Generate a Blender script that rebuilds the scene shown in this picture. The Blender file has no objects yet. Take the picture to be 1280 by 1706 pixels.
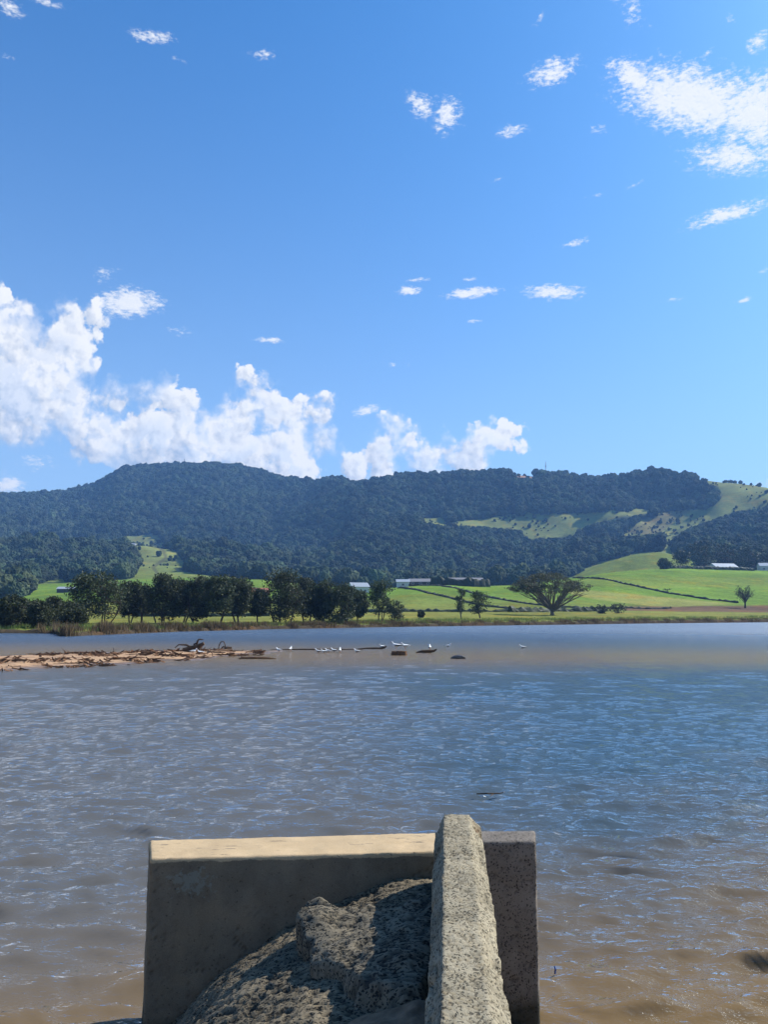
import bpy, bmesh, math, random
import numpy as np
from mathutils import Vector, Matrix

R = math.radians
SC = bpy.context.scene
COL = SC.collection
rng = np.random.default_rng(7)
random.seed(7)

# ------------------------------------------------------------------ camera
EYE = 2.6                                   # metres above the water
FPX = 1300.0                                # focal length in photo pixels
PITCH = math.atan(173.0 / FPX)              # horizon lies 173 px below the centre
SP, CP = math.sin(PITCH), math.cos(PITCH)
cam_d = bpy.data.cameras.new('camera')
cam_d.sensor_fit = 'HORIZONTAL'
cam_d.sensor_width = 36.0
cam_d.lens = 36.0 * FPX / 1280.0
cam_d.clip_start = 0.05
cam_d.clip_end = 40000
cam = bpy.data.objects.new('camera', cam_d)
COL.objects.link(cam)
cam.location = (0, 0, EYE)
cam.rotation_euler = (math.pi / 2 + PITCH, 0, 0)
SC.camera = cam


def ray(px, py):
    r, u = px - 640.0, -(py - 853.0)
    return np.array([r, FPX * CP - u * SP, FPX * SP + u * CP])


def at(px, py, Y):
    d = ray(px, py)
    return np.array([0, 0, EYE]) + d * (Y / d[1])


def on_z(px, py, z):
    d = ray(px, py)
    return np.array([0, 0, EYE]) + d * ((z - EYE) / d[2])


def proj(X, Y, Z):
    Zr = Z - EYE
    f = Y * CP + Zr * SP
    up = -Y * SP + Zr * CP
    f = np.maximum(f, 1e-3)
    return 640 + FPX * X / f, 853 - FPX * up / f


def azel(px, py):
    d = ray(px, py)
    return math.degrees(math.atan2(d[0], d[1])), math.degrees(math.atan2(d[2], math.hypot(d[0], d[1])))


# ------------------------------------------------------------------ node helpers
def new_mat(name):
    m = bpy.data.materials.new(name)
    m.use_nodes = True
    nt = m.node_tree
    b = nt.nodes['Principled BSDF']
    return m, nt, b


class NT:
    def __init__(s, nt, dim='3D'):
        s.nt = nt
        s.dim = dim                         # '2D' for the sky, laid out in azimuth and elevation

    def n(s, typ, inputs=None, **props):
        nd = s.nt.nodes.new(typ)
        for k, v in props.items():
            setattr(nd, k, v)
        if inputs:
            for k, v in inputs.items():
                sock = nd.inputs[k]
                if isinstance(v, bpy.types.NodeSocket):
                    s.nt.links.new(v, sock)
                else:
                    sock.default_value = v
        return nd

    def m(s, op, a, b=0.0, c=0.0, clamp=False):
        nd = s.n('ShaderNodeMath', {0: a, 1: b, 2: c}, operation=op)
        nd.use_clamp = clamp
        return nd.outputs[0]

    def vm(s, op, a, b=(0, 0, 0)):
        nd = s.n('ShaderNodeVectorMath', {0: a, 1: b}, operation=op)
        return nd.outputs['Value'] if op in ('LENGTH', 'DOT_PRODUCT', 'DISTANCE') else nd.outputs[0]

    def scale(s, a, f):
        nd = s.n('ShaderNodeVectorMath', {0: a}, operation='SCALE')
        if isinstance(f, bpy.types.NodeSocket):
            s.nt.links.new(f, nd.inputs['Scale'])
        else:
            nd.inputs['Scale'].default_value = f
        return nd.outputs[0]

    def ss(s, v, lo, hi, a=0.0, b=1.0):
        if lo > hi:
            lo, hi, a, b = hi, lo, b, a
        nd = s.n('ShaderNodeMapRange', {0: v, 1: lo, 2: hi, 3: a, 4: b}, interpolation_type='SMOOTHSTEP')
        return nd.outputs[0]

    def lin(s, v, lo, hi, a=0.0, b=1.0):
        return s.n('ShaderNodeMapRange', {0: v, 1: lo, 2: hi, 3: a, 4: b}).outputs[0]

    def noise(s, vec, scale, detail=4, rough=0.55, dist=0.0, out='Fac'):
        return s.n('ShaderNodeTexNoise', {'Vector': vec, 'Scale': scale, 'Detail': detail, 'Roughness': rough,
                                          'Distortion': dist}, noise_dimensions=s.dim).outputs[0 if out == 'Fac' else 1]

    def voro(s, vec, scale, detail=0, feature='F1', rough=0.5, rand=1.0, out='Distance'):
        nd = s.n('ShaderNodeTexVoronoi', feature=feature, voronoi_dimensions=s.dim)
        for k, v in (('Vector', vec), ('Scale', scale), ('Detail', detail), ('Roughness', rough), ('Randomness', rand)):
            if k in nd.inputs:
                if isinstance(v, bpy.types.NodeSocket):
                    s.nt.links.new(v, nd.inputs[k])
                else:
                    nd.inputs[k].default_value = v
        return nd.outputs[out]

    def mix(s, f, a, b, blend='MIX'):
        nd = s.nt.nodes.new('ShaderNodeMix')
        nd.data_type = 'RGBA'
        nd.blend_type = blend
        for idx, v in ((0, f), (6, a), (7, b)):
            if isinstance(v, bpy.types.NodeSocket):
                s.nt.links.new(v, nd.inputs[idx])
            else:
                nd.inputs[idx].default_value = v if idx == 0 else (tuple(v) + (1.0,))[:4]
        return nd.outputs[2]

    def bump(s, h, strength=0.5, dist=0.02, normal=None):
        nd = s.n('ShaderNodeBump', {'Height': h, 'Strength': strength, 'Distance': dist})
        if normal is not None:
            s.nt.links.new(normal, nd.inputs['Normal'])
        return nd.outputs[0]

    def attr(s, name, out='Fac'):
        nd = s.n('ShaderNodeAttribute', attribute_name=name)
        return nd.outputs[out]

    def link(s, a, b):
        s.nt.links.new(a, b)


# ------------------------------------------------------------------ world: sky with clouds
SUN_AZ = 66.0        # degrees clockwise from the view direction (+Y)
SUN_EL = 41.0
world = bpy.data.worlds.new('World')
SC.world = world
world.use_nodes = True
world.cycles.sampling_method = 'MANUAL'
world.cycles.sample_map_resolution = 256
wt = world.node_tree
wt.nodes.clear()
W = NT(wt, '2D')
sky = W.n('ShaderNodeTexSky')
sky.sky_type = 'NISHITA'
sky.sun_disc = False
sky.sun_elevation = R(SUN_EL)
sky.sun_rotation = R(SUN_AZ)
sky.altitude = 0
sky.air_density = 1.0
sky.dust_density = 2.0
sky.ozone_density = 3.0
SKY_TINT = (0.80, 1.30, 1.78)
skyc = W.mix(1.0, sky.outputs[0], SKY_TINT, 'MULTIPLY')
skyc = W.n('ShaderNodeHueSaturation', {'Saturation': 1.18, 'Color': skyc}).outputs[0]

gen = W.n('ShaderNodeTexCoord').outputs['Generated']
dirn = W.vm('NORMALIZE', gen)
sx = W.n('ShaderNodeSeparateXYZ', {0: dirn})
DEG = 180 / math.pi
az = W.m('MULTIPLY', W.m('ARCTAN2', sx.outputs[0], sx.outputs[1]), DEG)
el = W.m('MULTIPLY', W.m('ARCSINE', sx.outputs[2]), DEG)
uv = W.n('ShaderNodeCombineXYZ', {0: az, 1: el, 2: 0.0}).outputs[0]
pale = W.m('MULTIPLY', W.m('EXPONENT', W.m('DIVIDE', W.m('MAXIMUM', el, 0.0), -17.0)), 0.82)   # moist air whitens the sky all round the horizon
skyc = W.mix(pale, skyc, (6.8, 8.7, 10.8))

# --- cumulus bank along the ridge: crest line by azimuth, roughened with billows
warp = W.noise(uv, 0.22, 5, 0.6, out='Color')
warpv = W.scale(W.vm('SUBTRACT', warp, (0.5, 0.5, 0.5)), 3.0)
puv = W.vm('ADD', uv, warpv)
bill = W.voro(puv, 0.55, 2.0, 'F1', 0.45)          # 0 at the cell centres: cauliflower heads
fine = W.noise(uv, 1.3, 6, 0.62)
psep = W.n('ShaderNodeSeparateXYZ', {0: W.vm('ADD', uv, W.scale(warpv, 0.7))})
U, V = psep.outputs[0], psep.outputs[1]
PUFF = [  # heads of the cumulus bank: px, py, radius
    (-40, 560, 85), (30, 575, 62), (15, 650, 85), (85, 650, 70), (50, 705, 60), (122, 535, 36), (150, 522, 26), (98, 575, 44), (128, 598, 36), (164, 540, 20), (118, 690, 40),
    (200, 668, 36), (235, 650, 32), (272, 654, 34), (180, 722, 44), (245, 735, 66), (308, 692, 40), (325, 742, 64), (372, 712, 42), (414, 640, 27), (432, 662, 32), (408, 692, 42),
    (455, 690, 38), (490, 702, 40), (520, 690, 30), (552, 672, 20), (478, 762, 66), (535, 735, 40), (400, 772, 60), (543, 700, 20), (330, 790, 60), (160, 735, 46),
    (600, 772, 30), (640, 742, 36), (655, 710, 30), (680, 745, 36), (712, 776, 48), (742, 756, 36), (776, 750, 34), (808, 732, 30), (836, 724, 25), (864, 722, 16), (790, 776, 46), (850, 745, 20), (640, 778, 38), (580, 780, 22),
    (1276, 806, 12), (4, 814, 20)]
KS = 3.2
ppw = W.vm('ADD', uv, W.scale(warpv, 0.32))
sumw, sumn = None, None
for (x, y, r_) in PUFF:
    a_, e_ = azel(x, y)
    rr_ = r_ / FPX * DEG * 0.97
    dv = W.scale(W.vm('SUBTRACT', ppw, (a_, e_, 0)), 1.0 / rr_)
    wgt = W.m('POWER', math.exp(KS * rr_), W.m('SUBTRACT', 1.0, W.vm('LENGTH', dv)))
    nv = W.scale(dv, wgt)
    sumw = wgt if sumw is None else W.m('ADD', sumw, wgt)
    sumn = nv if sumn is None else W.vm('ADD', sumn, nv)
d_puff = W.m('DIVIDE', W.m('LOGARITHM', W.m('MAXIMUM', sumw, 1e-9), math.e), KS)
n_puff = W.vm('DIVIDE', sumn, W.n('ShaderNodeCombineXYZ', {0: sumw, 1: sumw, 2: 1.0}).outputs[0])
ring = W.m('MULTIPLY', W.noise(W.n('ShaderNodeCombineXYZ', {0: W.m('SINE', W.m('MULTIPLY', az, math.pi / 180)),
                               1: W.m('COSINE', W.m('MULTIPLY', az, math.pi / 180)), 2: 0}).outputs[0], 3.0, 3), 15.0)
ring = W.m('SUBTRACT', ring, 3.0)
outside = W.ss(W.m('ABSOLUTE', az), 33.0, 40.0)
d_ring = W.m('SUBTRACT', ring, V)
d_raw = W.m('ADD', W.m('MULTIPLY', d_puff, W.m('SUBTRACT', 1.0, outside)), W.m('MULTIPLY', d_ring, outside))
d_top = W.m('ADD', d_raw, W.m('ADD', W.m('MULTIPLY', W.m('SUBTRACT', 0.72, bill), 1.25), W.m('MULTIPLY', W.m('SUBTRACT', fine, 0.5), 1.5)))
softn = W.ss(W.noise(W.vm('ADD', uv, (40, 11, 0)), 0.35, 3), 0.38, 0.64, 0.40, 2.2)
a_top = W.ss(W.m('DIVIDE', d_top, softn), 0.0, 1.0)
base_fade = W.ss(W.m('ADD', V, W.m('MULTIPLY', W.m('SUBTRACT', W.noise(uv, 0.5, 4, 0.6), 0.5), 5.0)), 8.5, 12.5, 0.3, 1.0)
base_fade = W.m('MAXIMUM', base_fade, W.ss(az, -22.0, -17.0))
a_bank = W.m('MULTIPLY', a_top, base_fade)
thin = W.ss(W.noise(W.vm('ADD', uv, (7, 3, 0)), 0.4, 5, 0.6), 0.32, 0.55)
edge_w = W.ss(d_top, 0.5, 2.4)
a_bank = W.m('MULTIPLY', a_bank, W.m('MAXIMUM', thin, W.m('SUBTRACT', 1.0, W.m('MULTIPLY', edge_w, 0.25))))
# relief of the heads: brightness where the billows face the sun (right, above)
off = (0.40, 0.38, 0.0)
puv2 = W.vm('ADD', puv, off)
bill2 = W.voro(puv2, 0.55, 2.0, 'F1', 0.45)
fine2 = W.noise(W.vm('ADD', uv, (0.3, 0.28, 0)), 1.3, 6, 0.62)
big = W.noise(uv, 0.16, 3, 0.5)
big2 = W.noise(W.vm('ADD', uv, (1.5, 1.4, 0)), 0.16, 3, 0.5)
relief = W.m('ADD', W.m('ADD', W.m('MULTIPLY', W.m('SUBTRACT', bill2, bill), 0.6),
                        W.m('MULTIPLY', W.m('SUBTRACT', fine, fine2), 1.0)),
             W.m('MULTIPLY', W.m('SUBTRACT', big, big2), 1.1))
facing = W.vm('DOT_PRODUCT', n_puff, (0.46, 0.46, 0.0))
lightv = W.m('ADD', W.m('ADD', 0.76, W.m('MULTIPLY', relief, 1.1)), W.m('MULTIPLY', facing, W.m('SUBTRACT', 1.0, outside)), clamp=True)
cloud_bank = W.mix(lightv, (4.2, 5.2, 6.9), (10.0, 10.0, 9.9))

# --- high broken patches: ellipses in azimuth/elevation, each torn by streaky noise
PATCH = [  # px, py, half width, half height, turn (deg, image clockwise), weight
    (1155, 168, 205, 84, 20, .98), (1270, 185, 150, 95, 12, .98), (1225, 262, 130, 48, 12, .8), (1060, 130, 75, 40, 30, .9), (920, 120, 66, 34, -8, .8),
    (700, 175, 38, 36, 30, .72), (745, 192, 40, 50, -30, .72), (852, 219, 42, 16, -5, .7), (437, 92, 40, 14, -5, .66), (252, 62, 64, 20, -5, .66),
    (15, 12, 40, 24, 10, .75), (70, 2, 60, 12, 0, .6), (1262, 72, 34, 28, -20, .7), (1175, 95, 26, 16, -20, .55), (1212, 357, 112, 24, -4, .76), (962, 404, 44, 9, -8, .62),
    (786, 488, 64, 13, -2, .95), (681, 485, 30, 12, 0, .9), (922, 487, 75, 20, 6, .85), (448, 567, 36, 8, 0, .75), (175, 458, 50, 22, -20, .5),
    (215, 505, 78, 34, -8, 1.0), (300, 552, 40, 16, 0, .45), (610, 683, 34, 13, -12, .85), (1240, 500, 22, 8, -12, .6), (1124, 500, 40, 7, 0, .5),
    (826, 300, 24, 10, -10, .5), (1000, 215, 34, 16, 10, .5), (10, 95, 30, 10, 0, .5), (300, 100, 30, 14, 0, .4), (655, 607, 40, 7, 0, .5),
    (790, 535, 24, 5, 0, .6), (695, 466, 40, 7, -4, .5), (785, 466, 34, 6, 0, .5), (1010, 320, 60, 8, -8, .4), (1060, 308, 30, 6, -14, .5), (15, 808, 40, 20, 0, .9), (60, 770, 60, 24, 0, .5), (1275, 450, 40, 8, 0, .55), (900, 30, 20, 16, -30, .45), (1050, 15, 70, 45, 50, .5), (1215, 35, 24, 22, -40, .45)]
msum = None
for (x, y, rx, ry, rot, wgt) in PATCH:
    a, e = azel(x, y)
    a2, _ = azel(x + rx, y)
    _, e2 = azel(x, y - ry)
    mp = W.n('ShaderNodeMapping', {'Vector': uv, 'Location': (a, e, 0), 'Rotation': (0, 0, -R(rot)),
                                   'Scale': (abs(a2 - a), abs(e2 - e), 1)}, vector_type='TEXTURE')
    ln = W.vm('LENGTH', mp.outputs[0])
    v = W.m('MULTIPLY', W.m('SUBTRACT', 1.15, ln, clamp=True), wgt)
    msum = v if msum is None else W.m('MAXIMUM', msum, v)
shear = W.n('ShaderNodeMapping', {'Vector': uv, 'Rotation': (0, 0, R(-22)), 'Scale': (0.85, 1.35, 1)}).outputs[0]
fib = W.n('ShaderNodeMapping', {'Vector': uv, 'Rotation': (0, 0, R(28)), 'Scale': (0.55, 1.5, 1)}).outputs[0]
fibre = W.noise(fib, 3.4, 4, 0.7)
tear = W.m('ADD', W.m('MULTIPLY', W.noise(shear, 1.15, 5, 0.66), 0.52), W.m('MULTIPLY', fibre, 0.68))
tear2 = W.m('ADD', W.m('MULTIPLY', W.noise(W.vm('ADD', shear, (0.10, 0.08, 0)), 1.15, 5, 0.66), 0.52), W.m('MULTIPLY', fibre, 0.68))
# elsewhere in the sky the same scattered scraps go on, out of the picture as well
scat = W.m('MULTIPLY', W.ss(W.noise(uv, 0.05, 3), 0.56, 0.72), 0.75)
scat = W.m('MULTIPLY', scat, W.ss(W.m('ABSOLUTE', az), 26.0, 34.0))
scat = W.m('MULTIPLY', scat, W.ss(el, 6.0, 14.0))
msum = W.m('MAXIMUM', msum, scat)
a_hi = W.ss(W.m('ADD', W.m('MULTIPLY', msum, 0.63), W.m('SUBTRACT', tear, 0.90)), -0.10, 0.26)
a_hi = W.m('MULTIPLY', a_hi, W.ss(msum, 0.0, 0.5))
l_hi = W.m('ADD', 0.8, W.m('MULTIPLY', W.m('SUBTRACT', tear, tear2), 1.6), clamp=True)
cloud_hi = W.mix(l_hi, (6.6, 7.6, 9.0), (9.9, 9.9, 9.9))

# nested mixes, so that rays into clear sky skip the cloud branches
def bgs(c):
    return W.n('ShaderNodeBackground', {'Color': c, 'Strength': 0.07}).outputs[0]


def mixs(f, a, b):
    return W.n('ShaderNodeMixShader', {0: f, 1: a, 2: b}).outputs[0]


s_sky = bgs(skyc)
s_hi = mixs(W.m('GREATER_THAN', msum, 0.01), s_sky, mixs(W.m('MULTIPLY', a_hi, 0.92), s_sky, bgs(cloud_hi)))
lim = W.m('MULTIPLY_ADD', W.m('ADD', az, 26.0), -0.30, 27.0)
lim = W.m('MULTIPLY', lim, W.m('LESS_THAN', W.m('ABSOLUTE', W.m('ADD', az, 10.0)), 24.0))
gate = W.m('LESS_THAN', el, W.m('MAXIMUM', lim, 12.5))
s_all = mixs(gate, s_hi, mixs(W.m('MULTIPLY', a_bank, 0.97), s_hi, bgs(cloud_bank)))
wo = W.n('ShaderNodeOutputWorld')
W.link(s_all, wo.inputs[0])

# ------------------------------------------------------------------ sun and exposure
sd = bpy.data.lights.new('sun', 'SUN')
sd.energy = 5.0
sd.angle = R(0.53)
sd.color = (1.0, 0.955, 0.87)
sun = bpy.data.objects.new('sun', sd)
COL.objects.link(sun)
sdir = Vector((math.sin(R(SUN_AZ)) * math.cos(R(SUN_EL)), math.cos(R(SUN_AZ)) * math.cos(R(SUN_EL)), math.sin(R(SUN_EL))))
sun.rotation_euler = sdir.to_track_quat('Z', 'Y').to_euler()
sun.location = (30, 10, 40)
vs = SC.view_settings
vs.view_transform = 'Standard'
vs.look = 'None'
vs.exposure = 0.6
vs.gamma = 1.0
vs.use_curve_mapping = False
SC.render.engine = 'CYCLES'
cy = SC.cycles
cy.max_bounces = 6
cy.diffuse_bounces = 2
cy.glossy_bounces = 3
cy.transmission_bounces = 4
cy.transparent_max_bounces = 6
cy.volume_bounces = 0
cy.caustics_reflective = False
cy.caustics_refractive = False
cy.sample_clamp_indirect = 6
cy.sample_clamp_direct = 3
cy.use_denoising = True
cy.use_adaptive_sampling = True
cy.adaptive_threshold = 0.016


# ------------------------------------------------------------------ numpy noise
def _h(ix, iy, iz):
    n = (ix.astype(np.int64) * 374761393 + iy.astype(np.int64) * 668265263 + iz.astype(np.int64) * 2147483647 + 1013) & 0x7fffffff
    n = ((n ^ (n >> 13)) * 1274126177) & 0x7fffffff
    n = ((n ^ (n >> 16)) * 668265263) & 0x7fffffff
    return (n ^ (n >> 15)) & 0x7fffffff


def vn(x, y, z=None):
    """value noise 0..1 with smooth interpolation"""
    x = np.asarray(x, float)
    y = np.asarray(y, float) + 0 * x
    z = np.zeros_like(x) if z is None else np.asarray(z, float) + 0 * x
    ix, iy, iz = np.floor(x), np.floor(y), np.floor(z)
    fx, fy, fz = x - ix, y - iy, z - iz
    fx, fy, fz = [t * t * t * (t * (t * 6 - 15) + 10) for t in (fx, fy, fz)]
    o = 0
    for a in (0, 1):
        for b in (0, 1):
            for c in (0, 1):
                w = (fx if a else 1 - fx) * (fy if b else 1 - fy) * (fz if c else 1 - fz)
                o = o + w * (_h(ix + a, iy + b, iz + c) / 0x7fffffff)
    return o


def fbm(x, y, z=None, oct=4, lac=2.03, gain=0.5):
    s, a, t = 0, 1.0, 0
    z = 0 if z is None else z
    for i in range(oct):
        f = lac ** i
        s = s + a * vn(x * f + 17.3 * i, y * f + 9.1 * i, z * f + 3.7 * i)
        t += a
        a *= gain
    return s / t


def worley(x, y, z):
    ix, iy, iz = np.floor(x), np.floor(y), np.floor(z)
    best = np.full(np.shape(x), 9.0)
    for a in (-1, 0, 1):
        for b in (-1, 0, 1):
            for c in (-1, 0, 1):
                cx, cy_, cz = ix + a, iy + b, iz + c
                dx = cx + _h(cx, cy_, cz) / 0x7fffffff - x
                dy = cy_ + _h(cx + 91, cy_ + 7, cz) / 0x7fffffff - y
                dz = cz + _h(cx, cy_ + 53, cz + 29) / 0x7fffffff - z
                best = np.minimum(best, dx * dx + dy * dy + dz * dz)
    return np.sqrt(best)


def sst(e0, e1, x):
    t = np.clip((x - e0) / (e1 - e0), 0, 1)
    return t * t * (3 - 2 * t)


def in_poly(x, y, poly):
    p = np.asarray(poly, float)
    ins = np.zeros(np.shape(x), bool)
    j = len(p) - 1
    for i in range(len(p)):
        xi, yi, xj, yj = p[i, 0], p[i, 1], p[j, 0], p[j, 1]
        cond = ((yi > y) != (yj > y)) & (x < (xj - xi) * (y - yi) / (yj - yi + 1e-12) + xi)
        ins ^= cond
        j = i
    return ins


def poly_dist(x, y, poly):
    """signed distance, positive inside"""
    p = np.asarray(poly, float)
    best = np.full(np.shape(x), 1e9)
    for i in range(len(p)):
        a, b = p[i - 1], p[i]
        ab = b - a
        t = np.clip(((x - a[0]) * ab[0] + (y - a[1]) * ab[1]) / (ab @ ab + 1e-12), 0, 1)
        best = np.minimum(best, np.hypot(x - a[0] - t * ab[0], y - a[1] - t * ab[1]))
    return np.where(in_poly(x, y, poly), best, -best)


# ------------------------------------------------------------------ mesh helpers
def mesh_np(name, verts, faces, smooth=True):
    """verts (n,3), faces (m,k) of one polygon size"""
    verts = np.asarray(verts, np.float32)
    faces = np.asarray(faces, np.int32)
    me = bpy.data.meshes.new(name)
    me.vertices.add(len(verts))
    me.vertices.foreach_set('co', verts.ravel())
    k = faces.shape[1]
    me.loops.add(faces.size)
    me.loops.foreach_set('vertex_index', faces.ravel())
    me.polygons.add(len(faces))
    me.polygons.foreach_set('loop_start', np.arange(0, faces.size, k, dtype=np.int32))
    me.polygons.foreach_set('loop_total', np.full(len(faces), k, np.int32))
    me.polygons.foreach_set('use_smooth', np.full(len(faces), smooth, bool))
    me.update(calc_edges=True)
    me.validate()
    return me


def grid_faces(nr, nc):
    i = np.arange(nr - 1)[:, None] * nc + np.arange(nc - 1)[None, :]
    i = i.ravel()
    return np.stack([i, i + 1, i + nc + 1, i + nc], 1)


def fattr(me, name, data, typ='FLOAT'):
    a = me.attributes.new(name, typ, 'POINT')
    if typ == 'FLOAT':
        a.data.foreach_set('value', np.asarray(data, np.float32).ravel())
    elif typ == 'FLOAT_VECTOR':
        a.data.foreach_set('vector', np.asarray(data, np.float32).ravel())
    else:
        d = np.asarray(data, np.float32)
        d = np.concatenate([d, np.ones((len(d), 1), np.float32)], 1)
        a.data.foreach_set('color', d.ravel())


def link(name, me, mat=None, parent=None, loc=None):
    o = bpy.data.objects.new(name, me)
    COL.objects.link(o)
    if mat is not None and me is not None and not me.materials:
        me.materials.append(mat)
    if parent is not None:
        o.parent = parent
    if loc is not None:
        o.location = loc
    return o


def tag(o, label=None, cat=None, group=None, kind=None):
    if label:
        o['label'] = label
    if cat:
        o['category'] = cat
    if group:
        o['group'] = group
    if kind:
        o['kind'] = kind
    return o


def empty(name, loc, rz=0, **kw):
    o = bpy.data.objects.new(name, None)
    o.empty_display_size = 0.2
    COL.objects.link(o)
    o.location = tuple(loc)
    o.rotation_euler = (0, 0, rz)
    return tag(o, **kw)


class MB:
    """collects verts and faces for one mesh"""

    def __init__(s):
        s.v, s.f = [], []

    def add(s, v, f):
        b = len(s.v)
        s.v += [tuple(map(float, q)) for q in v]
        s.f += [tuple(int(i) + b for i in q) for q in f]
        return s

    def box(s, x0, x1, y0, y1, z0, z1):
        return s.add([(x0, y0, z0), (x1, y0, z0), (x1, y1, z0), (x0, y1, z0), (x0, y0, z1), (x1, y0, z1), (x1, y1, z1), (x0, y1, z1)],
                     [(0, 3, 2, 1), (4, 5, 6, 7), (0, 1, 5, 4), (1, 2, 6, 5), (2, 3, 7, 6), (3, 0, 4, 7)])

    def tube(s, pts, rad, sides=6, cap=True):
        pts = [np.asarray(p, float) for p in pts]
        rings = []
        n = len(pts)
        up = np.array([0.13, 0.21, 0.97])
        for i, p in enumerate(pts):
            t = pts[min(i + 1, n - 1)] - pts[max(i - 1, 0)]
            t = t / (np.linalg.norm(t) + 1e-9)
            a = np.cross(t, up)
            if np.linalg.norm(a) < 0.15:
                a = np.cross(t, [1, 0, 0])
            a /= np.linalg.norm(a)
            b = np.cross(t, a)
            for k in range(sides):
                th = 2 * math.pi * k / sides
                rings.append(p + (a * math.cos(th) + b * math.sin(th)) * rad[i])
        f = []
        for i in range(n - 1):
            for k in range(sides):
                k2 = (k + 1) % sides
                f.append((i * sides + k, i * sides + k2, (i + 1) * sides + k2, (i + 1) * sides + k))
        if cap:
            f.append(tuple(range(sides))[::-1])
            f.append(tuple((n - 1) * sides + k for k in range(sides)))
        return s.add(rings, f)

    def mesh(s, name, smooth=False):
        me = bpy.data.meshes.new(name)
        me.from_pydata(s.v, [], s.f)
        if smooth:
            me.polygons.foreach_set('use_smooth', np.ones(len(me.polygons), bool))
        me.update()
        return me

    def build(s, name, mat, parent=None, smooth=False):
        return link(name, s.mesh(name, smooth), mat, parent)


# ------------------------------------------------------------------ materials
def m_simple(name, c, rough=0.8, var=0.25, scale=4.0, spec=0.3, bump=0.0):
    m, nt, b = new_mat(name)
    T = NT(nt)
    pos = T.n('ShaderNodeTexCoord').outputs['Object']
    n = T.noise(pos, scale, 4, 0.6)
    f = T.lin(n, 0.3, 0.7, 1 - var, 1 + var)
    col = T.scale(T.n('ShaderNodeCombineXYZ', {0: c[0], 1: c[1], 2: c[2]}).outputs[0], f)
    T.link(col, b.inputs['Base Color'])
    b.inputs['Roughness'].default_value = rough
    b.inputs['Specular IOR Level'].default_value = spec
    if bump:
        T.link(T.bump(n, bump, 0.02), b.inputs['Normal'])
    return m


def m_leaf(name, c, var=0.35, transl=0.30, hue=0.010):
    m, nt, b = new_mat(name)
    T = NT(nt)
    geo = T.n('ShaderNodeNewGeometry')
    rnd = geo.outputs['Random Per Island']
    obr = T.n('ShaderNodeObjectInfo').outputs['Random']
    pos = geo.outputs['Position']
    n = T.noise(pos, 0.5, 3, 0.6)
    f = T.m('MULTIPLY', T.lin(rnd, 0, 1, 1 - var, 1 + var), T.lin(n, 0.3, 0.7, 0.7, 1.3))
    f = T.m('MULTIPLY', f, T.lin(obr, 0, 1, 0.8, 1.2))
    col = T.scale(T.n('ShaderNodeCombineXYZ', {0: c[0], 1: c[1], 2: c[2]}).outputs[0], f)
    hs = T.n('ShaderNodeHueSaturation', {'Color': col, 'Hue': T.lin(obr, 0, 1, 0.5 - hue, 0.5 + hue * 0.6)})
    T.link(hs.outputs[0], b.inputs['Base Color'])
    b.inputs['Roughness'].default_value = 0.6
    b.inputs['Specular IOR Level'].default_value = 0.25
    tr = T.n('ShaderNodeBsdfTranslucent', {'Color': hs.outputs[0]})
    mx = T.n('ShaderNodeMixShader', {0: transl, 1: b.outputs[0], 2: tr.outputs[0]})
    T.link(mx.outputs[0], nt.nodes['Material Output'].inputs[0])
    return m


def m_terrain():
    m, nt, b = new_mat('hill_ground')
    T = NT(nt)
    pos = T.n('ShaderNodeNewGeometry').outputs['Position']
    col = T.attr('tint', 'Color')
    n1 = T.noise(pos, 0.02, 5, 0.6)
    n2 = T.noise(pos, 0.35, 5, 0.65)
    n3 = T.noise(T.n('ShaderNodeMapping', {'Vector': pos, 'Scale': (0.06, 0.25, 0.3)}).outputs[0], 1.0, 4, 0.6)
    f = T.m('MULTIPLY', T.lin(n1, 0.3, 0.7, 0.72, 1.28), T.lin(n2, 0.25, 0.75, 0.72, 1.28))
    f = T.m('MULTIPLY', f, T.lin(n3, 0.3, 0.7, 0.85, 1.15))
    c = T.scale(col, f)
    straw = T.mix(1.0, c, (1.35, 1.02, 0.75), 'MULTIPLY')
    c = T.mix(T.ss(T.noise(pos, 0.055, 4, 0.6), 0.5, 0.68), c, straw)
    T.link(c, b.inputs['Base Color'])
    b.inputs['Roughness'].default_value = 0.95
    b.inputs['Specular IOR Level'].default_value = 0.05
    T.link(T.bump(n2, 0.6, 1.2), b.inputs['Normal'])
    return m


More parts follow.
